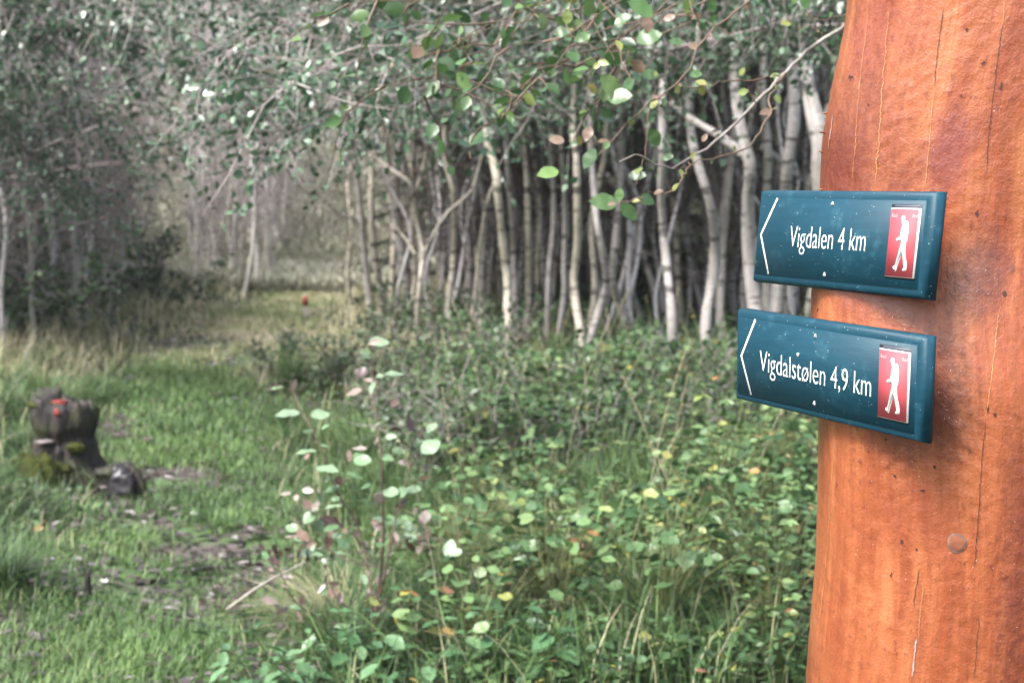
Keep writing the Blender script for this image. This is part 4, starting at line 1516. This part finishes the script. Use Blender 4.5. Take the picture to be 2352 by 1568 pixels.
def tussock(seed, n=420, h=.45, tlo=.2, thi=.7, lean=.8, name="grass_tussock", bias=None):
    rng = np.random.default_rng(seed)
    mb = MB()
    a = rng.uniform(0, 6.28, n) if bias is None else rng.normal(bias, .7, n)
    r_ = .07 * np.sqrt(rng.random(n))
    b = rng.uniform(0, 6.28, n)
    p = np.stack([r_ * np.cos(b), r_ * np.sin(b), np.full(n, -.02)], -1)
    blades(mb, p, a, h * rng.uniform(.5, 1.15, n), lean * rng.uniform(.3, 1.4, n), np.full(n, .0045), rng.uniform(tlo, thi, n))
    return mb.build(name, M_grass, None, smooth=False)


TB = [tussock(680 + i, 240, .32, .02, .6, 1.1) for i in range(3)]
pts = []
while len(pts) < 60:
    y = 4.3 * (10 / 4.3)**rng.random()
    x = path_x(y) + rng.choice([-1, 1], p=[.7, .3]) * rng.uniform(.5, 1.7)
    if x < -.40 * y or (abs(x / y - SX / SY) < .055 and 5.2 < y < 7.6): continue
    pts.append((x, y))
scat_simple(TB, pts, "dull dark green grass tuft on the rough bank of the path", "grass tuft", "dark grass tufts on the path banks", rng, .55, 1.2)
T_ = [tussock(660 + i, 260, .36) for i in range(4)]
pts = []
while len(pts) < 48:
    y = 4.2 * (13 / 4.2)**rng.random()
    x = rng.uniform(-.36, .2) * y
    if abs(x - path_x(y)) < .75 or (y < 5.6 and abs(x + .3) < .5): continue
    pts.append((x, y))
scat_simple(T_, pts, "green tuft of long arching grass beside the path", "grass tuft", "grass tufts beside the path", rng, .7, 1.3)
o = tussock(700, 230, .5, .6, .92, 1.1, bias=PI * 1.02)
x, y = px_ground(1300, 5.15)
o.location = (x, y, float(ground_z(x, y)))
tag(o, "straw-coloured grass tussock combed over to the left in the undergrowth", "grass tuft")
o = tussock(701, 160, .34, .78, .98, 1.2, bias=PI * .9)
x, y = px_ground(770, 4.7)
o.location = (x, y, float(ground_z(x, y)))
tag(o, "straw-coloured grass tuft at the foot of the leafy sapling", "grass tuft")

# single dry grass stalks
def stalk(seed, h):
    rng = np.random.default_rng(seed)
    mb = MB()
    t = np.linspace(0, 1, 10)
    P = np.stack([h * .25 * t**2, 0 * t, h * t - .02], -1)
    tube(mb, P, np.linspace(.0024, .0011, 10), 4, .93, False)
    ii = rng.integers(0, 40, 40)
    tt = rng.uniform(.8, 1, 40)
    q = np.stack([np.interp(tt, t, P[:, j]) for j in range(3)], -1)
    leaves(mb, q, np.array([.3, 0, 1]) + .3 * rng.standard_normal((40, 3)), rng.standard_normal((40, 3)), .016, .9, L4, .35)
    return mb.build("dry_stalk", M_grass, None, smooth=False)


ST = [stalk(720 + i, .8) for i in range(3)]
pts = [(x_, y_) for x_, y_ in zip(np.random.default_rng(5).uniform(-.9, 2.0, 30), np.random.default_rng(6).uniform(6.5, 11, 30))] + [px_ground(px, y) for px, y in ((1245, 6.2), (1490, 5.6), (1530, 5.2), (1560, 5.0), (1010, 4.4), (1060, 4.5), (1700, 5.0), (1290, 5.9), (1430, 4.6), (1610, 4.6), (1350, 7.5), (1480, 8.2), (1650, 7.8), (1120, 5.4))]
scat_simple(ST, pts, "single dry straw-coloured grass stalk rising above the undergrowth", "grass stalk", "dry grass stalks", rng, .7, 1.15)

# ------------------------------------------------------------------ ground cover (uncountable)
rng = np.random.default_rng(101)


def view_pts(n, y0, y1, xl, xr, rng):
    y = y0 * (y1 / y0)**rng.random(n)
    x = (xl + (xr - xl) * rng.random(n)) * (y + .6)
    return x, y


def vnoise(x, y, seed, f):
    return sn(x * f, y * f, seed)


# long meadow grass off the path
x, y = view_pts(120000, 3.9, 25, -.44, .44, rng)
pd = np.abs(x - path_x(y))
dens = np.clip((pd - .35) / .5, 0, 1) * np.clip(.72 + .8 * vnoise(x, y, 41, 2.6), .06, 1) * np.where(x > -.6, np.clip(1.0 - (x + .6) / 2.2, .25, 1), 1)
k = rng.random(len(x)) < dens
x, y = x[k], y[k]
pd = np.abs(x - path_x(y))
n = len(x)
far = np.clip((y - 8.3) / 3, 0, 1) * np.clip(1.5 - np.abs(x + 2.3) / 3.0, 0, 1)
tint = np.clip(.40 + .22 * vnoise(x, y, 42, 1.6) + .17 * rng.standard_normal(n) + .42 * far, .02, 1)
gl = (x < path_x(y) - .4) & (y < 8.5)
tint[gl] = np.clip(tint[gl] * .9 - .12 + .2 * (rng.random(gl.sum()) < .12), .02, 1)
dry = rng.random(n) < .12 + .6 * far
tint[dry] = rng.uniform(.8, 1, dry.sum())
h = np.where(x < path_x(y) + .4, .08 + .17 * np.clip(pd - .35, 0, 1.0), .13 + .12 * np.clip(pd - .4, 0, 1.4)) * rng.uniform(.5, 1.4, n) * (1 + .3 * vnoise(x, y, 43, .8)) * (1 + .02 * y)
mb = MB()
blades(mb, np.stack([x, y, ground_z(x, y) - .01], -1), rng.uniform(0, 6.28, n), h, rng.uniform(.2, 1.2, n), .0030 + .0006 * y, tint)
yc = rng.uniform(20, 37, 45000)
xc = -3.3 - .16 * (yc - 22) + rng.normal(0, 1, 45000) * (1.2 + .12 * (yc - 20))
NC = 45000
mb2_ = MB()
blades(mb2_, np.stack([xc, yc, ground_z(xc, yc) - .01], -1), rng.uniform(0, 6.28, NC), rng.uniform(.2, .5, NC), rng.uniform(.3, 1.2, NC), np.full(NC, .036), rng.uniform(.0, 1, NC))
tag(mb2_.build("pale_far_grass", leaf_mat("pale_grass", [(0, (.34, .36, .25)), (.5, (.52, .52, .40)), (1, (.66, .63, .52))], .6, .15, .3), None, smooth=False), kind="stuff")
tag(mb.build("meadow_grass", M_grass, None, smooth=False), kind="stuff")

# short bright turf on the path
y = 3.8 * (25 / 3.8)**rng.random(70000)
x = path_x(y) + rng.normal(0, .34, len(y))
mud = vnoise(x, y, 44, 2.6) + .25 * rng.standard_normal(len(y))
k = mud > -.22
x, y = x[k], y[k]
n = len(x)
mb = MB()
far = np.clip((y - 9.6) / 3, 0, 1)
blades(mb, np.stack([x, y, ground_z(x, y) + .008], -1), rng.uniform(0, 6.28, n), rng.uniform(.03, .09, n) * (1 + .03 * y), rng.uniform(.2, 1.2, n), .0028 + .0005 * y,
       np.clip(.50 + .22 * vnoise(x, y, 48, 1.9) + .12 * rng.standard_normal(n) + .38 * far, 0, 1))
tag(mb.build("path_turf", M_grass, None, smooth=False), kind="stuff")

# small leaves of mixed herbs, thick on the right and thin on the left
x, y = view_pts(90000, 3.9, 15, -.42, .44, rng)
pd = np.abs(x - path_x(y))
side = np.clip((x - path_x(y) - .5) / 1.3, 0, 1)
dens = np.where(x > path_x(y), side, .55 * np.clip((pd - .35) / .5, 0, 1)) * np.clip(.7 + .6 * vnoise(x, y, 45, 2.4), .12, 1)
k = rng.random(len(x)) < dens
x, y = x[k], y[k]
n = len(x)
hh = (.06 + .26 * np.clip((x - path_x(y) - .6) / 2.2, 0, 1)) * rng.random(n)**.6 * (1 + .5 * vnoise(x, y, 46, 1.7))
mb = MB()
a = rng.uniform(0, 6.28, n)
t = np.clip(.45 + .2 * vnoise(x, y, 47, 1.5) + .16 * rng.standard_normal(n), .02, .86)
od = rng.random(n)
t = np.where(od < .04, rng.uniform(.88, 1, n), t)
leaves(mb, np.stack([x, y, ground_z(x, y) + hh], -1), np.stack([np.cos(a), np.sin(a), rng.uniform(-.5, .2, n)], -1), np.array([0, 0, 1]) + .45 * rng.standard_normal((n, 3)),
       rng.uniform(.018, .05, n) * (1 + .03 * (y - 4)), t, L8, rng.uniform(.7, 1.2, n))
tag(mb.build("herb_cover", M_herb, None, smooth=False), kind="stuff")

# fallen leaves
y = 3.8 * (18 / 3.8)**rng.random(9000)
x = path_x(y) + rng.normal(-.05, .95, len(y))
mud = vnoise(x, y, 44, 2.6)
k = ((mud < -.1) & (rng.random(len(y)) < .8)) | (rng.random(len(y)) < .30)
x, y = x[k], y[k]
n = len(x)
a = rng.uniform(0, 6.28, n)
mb = MB()
leaves(mb, np.stack([x, y, ground_z(x, y) + rng.uniform(.02, .05, n)], -1), np.stack([np.cos(a), np.sin(a), .15 * rng.standard_normal(n)], -1), np.array([0, 0, 1]) + .25 * rng.standard_normal((n, 3)),
       rng.uniform(.03, .065, n), rng.beta(1.6, 1.6, n), L8, rng.uniform(.6, 1.1, n))
tag(mb.build("leaf_litter", M_litter, None, smooth=False), kind="stuff")

# ------------------------------------------------------------------ mossy stump and what lies beside it
m = NT("rotten_wood")
tc = m.tc("Object")
n1 = m.noise(m.mp(tc, (14, 14, 5)), 1.0, 5, .65)
n2 = m.noise(tc, 7, 4, .6)
c = m.ramp(n1, [(.38, (.003, .0025, .0025)), (.56, (.015, .010, .008)), (.78, (.06, .038, .032))])
c = m.mix(m.math('MULTIPLY', m.mask(n2, .5, .62), .8), c, (.028, .036, .006))
m.col(c)
m.b.inputs["Roughness"].default_value = .7
m.l(m.bump(n1, .9, .03), m.b.inputs["Normal"])
M_rot = m.m
M_moss = leaf_mat("moss", [(0, (.025, .032, .006)), (1, (.065, .072, .012))], .9, .1, .2)


def lump(name, rad, seed, mat, parent, amp=.18, nu=40, nv=24, f=3.0, sq=1.0, top=None):
    u, v = np.meshgrid(np.linspace(0, 2 * PI, nu, endpoint=False), np.linspace(-PI / 2, PI / 2, nv), indexing='ij')
    d = np.stack([np.cos(v) * np.cos(u), np.cos(v) * np.sin(u), np.sin(v)], -1)
    s = 1 + amp * (sn(d[..., 0] * f + 3, d[..., 1] * f + d[..., 2] * 1.1 * f, seed) + .5 * sn(d[..., 0] * f * 2.7, d[..., 1] * f * 2.7 - d[..., 2] * f * 1.6, seed + 9))
    p = np.sign(d) * np.abs(d)**sq * np.array(rad) * s[..., None]
    mb = MB()
    i = np.arange(nu)[:, None] * nv + np.arange(nv - 1)[None, :]
    i2 = ((np.arange(nu) + 1) % nu)[:, None] * nv + np.arange(nv - 1)[None, :]
    mb.add(p.reshape(-1, 3), np.stack([i, i2, i2 + 1, i + 1], -1).reshape(-1, 4))
    return mb.build(name, mat, parent)


SX, SY = px_ground(132, 7.15)
root = empty("tree_stump", (SX, SY, float(ground_z(SX, SY))))
tag(root, "crumbling mossy tree stump with a red paint mark on top, left of the path", "stump")
W_ = .17
nu, zp = 72, np.array([-.10, -.02, .04, .10, .15, .20, .235, .26, .30, .34, .38, .405, .42, .425])
rp_ = np.array([.30, .265, .225, .185, .165, .160, .145, .150, .165, .168, .165, .150, .10, .0])
zq = np.concatenate([np.linspace(-.10, .40, 46), np.linspace(.405, .425, 9)])
ua, zg = np.meshgrid(np.linspace(0, 2 * PI, nu, endpoint=False), zq, indexing='ij')
rg_ = np.interp(zg, zp, rp_)
cx_, sx_ = np.cos(ua), np.sin(ua)
rg_ = rg_ * (1 + .07 * sn(cx_ * 3.2 + 1, sx_ * 3.2 + zg * 4, 71) + .12 * np.abs(sn(cx_ * 8, sx_ * 8 + zg * 3, 72)) - .06 + .07 * sn(cx_ * 17, sx_ * 17 - zg * 18, 73))
zt = zg + .035 * sn(cx_ * 2.4, sx_ * 2.4, 74) * np.clip(zg / .3, 0, 1) + .04 * np.abs(sn(cx_ * 9 * rg_ / .16, sx_ * 9 * rg_ / .16, 75)) * np.clip((zg - .30) / .08, 0, 1) - .05 * (cx_ - .2) * np.clip((zg - .3) / .12, 0, 1) * .5
mb = MB()
nz_ = len(zq)
i = np.arange(nu)[:, None] * nz_ + np.arange(nz_ - 1)[None, :]
i2 = ((np.arange(nu) + 1) % nu)[:, None] * nz_ + np.arange(nz_ - 1)[None, :]
mb.add(np.stack([rg_ * cx_ * 1.0, rg_ * sx_ * .95, zt], -1).reshape(-1, 3), np.stack([i, i2, i2 + 1, i + 1], -1).reshape(-1, 4))
mb.build("rotten_wood", M_rot, root, smooth=False)
for (x, y, z, r_, s) in ((-.08, -.05, .415, (.075, .08, .02), 1), (-.15, -.12, .10, (.07, .05, .07), 5), (.10, -.125, .20, (.05, .025, .03), 6), (.03, -.19, .08, (.07, .04, .05), 7)):
    a = lump("moss_patch", r_, 20 + s, M_moss, root, .3, 36, 20, 5)
    a.location = (x, y, z)
a = lump("paint_mark", (.040, .034, .012), 31, simple("red_paint", (.20, .022, .016), .7, .4, 40.0, (.14, .018, .012)), root, .3, 24, 14, 6)
a.location = (.015, -.08, .425)
a = lump("paint_mark", (.016, .008, .02), 33, simple("red_paint_small", (.22, .03, .025), .6), root, .3, 20, 12, 6)
a.location = (.02, -.155, .385)
a = lump("pale_shelf", (.05, .03, .012), 34, simple("bare_grey_wood", (.13, .11, .11), .6), root, .2, 24, 12, 5)
a.location = (-.05, -.145, .235)
x, y = px_ground(72, 6.85)
o = lump("mossy_rock", (.10, .10, .13), 41, M_moss, None, .26, 40, 24, 5)
o.location = (x, y, float(ground_z(x, y)) + .05)
tag(o, "moss-covered lump at the left foot of the crumbling stump", "rock")
x, y = px_ground(268, 6.9)
root = empty("root_stub", (x, y, float(ground_z(x, y))))
tag(root, "dark wet root stub arching out of the grass right of the stump", "root")
M_dark = simple("dark_wet_wood", (.018, .016, .017), .42, .4, 12.0, (.05, .045, .05))
a = lump("stub", (.085, .10, .105), 45, M_dark, root, .24, 40, 26, 4, .8)
a.location = (0, 0, .07)
mb = MB()
tube(mb, spline(np.array([(.02, -.02, .17), (.075, -.03, .13), (.115, -.03, .05), (.17, -.04, .0), (.24, -.05, -.03)]), 16), np.linspace(.026, .012, 16), 8, wob=.1)
mb.build("curved_root", M_rot, root)
a = lump("bark_cap", (.075, .07, .03), 47, M_rot, root, .2, 30, 16, 5)
a.location = (-.06, 0, .135)
# broken stick standing in the mud
x, y = px_ground(176, 4.95)
mb = MB()
tube(mb, np.array([(0, 0, -.05), (.004, 0, .05), (.0, .003, .10), (.006, 0, .125)]), np.array([.014, .013, .011, .004]), 7, wob=.1)
o = mb.build("broken_stick", M_rot)
o.location = (x, y, float(ground_z(x, y)))
tag(o, "short dark broken stick standing upright at the muddy path edge", "stick")
# fallen branch pieces near the path
for k, (px0, py0, px1, py1, Y, r_, lab) in enumerate(((520, 1400, 700, 1290, 4.7, .006, "pale dry stick slanting up from the path edge toward the sapling"), (440, 1310, 560, 1330, 5.5, .012, "dark thin branch lying on the mud beside the path"))):
    A, B = at(px0, py0, Y), at(px1, py1, Y + .1)
    A[2] = max(A[2], float(ground_z(A[0], A[1])) + .01)
    B[2] = max(B[2], float(ground_z(B[0], B[1])) + .02)
    mb = MB()
    Q = spline(np.array([A, A * .6 + B * .4 + np.array([0, 0, .012]), B]), 14) - A
    tube(mb, Q, np.linspace(r_, r_ * .4, 14), 6, wob=.08)
    o = mb.build("fallen_stick", M_twigp if k == 0 else M_dark)
    o.location = A
    tag(o, lab, "stick")
# dark leaning trunk at the thicket edge
x, y = px_ground(300, 18.0)
z0 = float(ground_z(x, y))
root = empty("mossy_log", (x, y, z0))
tag(root, "dark mossy fallen trunk curving up at the foot of the left thicket", "fallen tree")
mb = MB()
tube(mb, spline(np.array([(-.15, 0, .02), (.1, 0, .1), (.28, 0, .22), (.36, .05, .42), (.40, .05, .5)]), 18), np.linspace(.09, .03, 18), 9, wob=.12)
mb.build("trunk", M_rot, root)
mb = MB()
N = 500
q = np.stack([rng.uniform(-.1, .3, N), rng.normal(-.03, .05, N), np.zeros(N)], -1)
q[:, 2] = np.interp(q[:, 0], [-.15, .1, .3], [.1, .17, .3])
leaves(mb, q, rng.standard_normal((N, 3)), np.array([0, 0, 1]), .04, rng.random(N), L4)
mb.build("moss_patch", M_moss, root)
# small orange marker by the far path
x, y = px_ground(700, 15.4)
root = empty("marker_peg", (x, y, float(ground_z(x, y))))
tag(root, "small peg with an orange-red top beside the far stretch of path", "peg")
mb = MB()
tube(mb, np.array([(0, 0, -.1), (0, 0, .2)]), np.array([.02, .02]), 8)
mb.build("peg", M_barkg, root)
mb = MB()
tube(mb, np.array([(0, 0, .2), (0, 0, .29), (0, 0, .30)]), np.array([.034, .034, .02]), 8)
mb.build("painted_top", simple("orange_paint", (.30, .075, .045), .5), root)

# ------------------------------------------------------------------ air
mb = MB()
x0, x1, y0, y1, z0_, z1_ = -90., 90., -90., 90., -3., 36.
mb.add(np.array([(x0, y0, z0_), (x1, y0, z0_), (x1, y1, z0_), (x0, y1, z0_), (x0, y0, z1_), (x1, y0, z1_), (x1, y1, z1_), (x0, y1, z1_)]),
       np.array([(3, 2, 1, 0), (4, 5, 6, 7), (0, 1, 5, 4), (1, 2, 6, 5), (2, 3, 7, 6), (3, 0, 4, 7)]))
hm = bpy.data.materials.new("haze_air")
hm.use_nodes = True
hm.node_tree.nodes.clear()
ho = hm.node_tree.nodes.new("ShaderNodeOutputMaterial")
hv = hm.node_tree.nodes.new("ShaderNodeVolumePrincipled")
hv.inputs["Color"].default_value = (.9, .9, .95, 1)
hv.inputs["Density"].default_value = HAZE
hm.node_tree.links.new(hv.outputs[0], ho.inputs["Volume"])
tag(mb.build("haze", hm, None, smooth=False), kind="stuff")

# ------------------------------------------------------------------ light
w = bpy.data.worlds.new("World")
SC.world = w
w.use_nodes = True
nt_ = w.node_tree
bg = nt_.nodes["Background"]
sky = nt_.nodes.new("ShaderNodeTexSky")
sky.sky_type = 'NISHITA'
sky.sun_disc = False
SUN_E, SUN_A = R(56), R(232)      # azimuth measured clockwise from +Y: behind the camera to the left
sky.sun_elevation = SUN_E
sky.sun_rotation = SUN_A
sky.air_density = 1.2
sky.dust_density = 4.0
hs = nt_.nodes.new("ShaderNodeHueSaturation")
hs.inputs["Saturation"].default_value = .75
nt_.links.new(sky.outputs[0], hs.inputs["Color"])
nt_.links.new(hs.outputs[0], bg.inputs[0])
bg.inputs[1].default_value = .15
sl = bpy.data.lights.new("sun", 'SUN')
sl.energy = 3.4
sl.angle = R(24)
sl.color = (1, .975, .95)
so = bpy.data.objects.new("sun", sl)
COL.objects.link(so)
sd = Vector((math.sin(SUN_A) * math.cos(SUN_E), math.cos(SUN_A) * math.cos(SUN_E), math.sin(SUN_E)))
so.rotation_euler = sd.to_track_quat('Z', 'Y').to_euler()
so.location = (-4, -4, 8)

vs = SC.view_settings
vs.view_transform = 'Standard'
vs.look = 'None'
vs.exposure = 1.46
vs.gamma = 1
SC.cycles.max_bounces = 6
SC.cycles.diffuse_bounces = 3
SC.cycles.glossy_bounces = 2
SC.cycles.transmission_bounces = 3
SC.cycles.use_denoising = True
SC.cycles.use_adaptive_sampling = True
SC.cycles.adaptive_threshold = .02
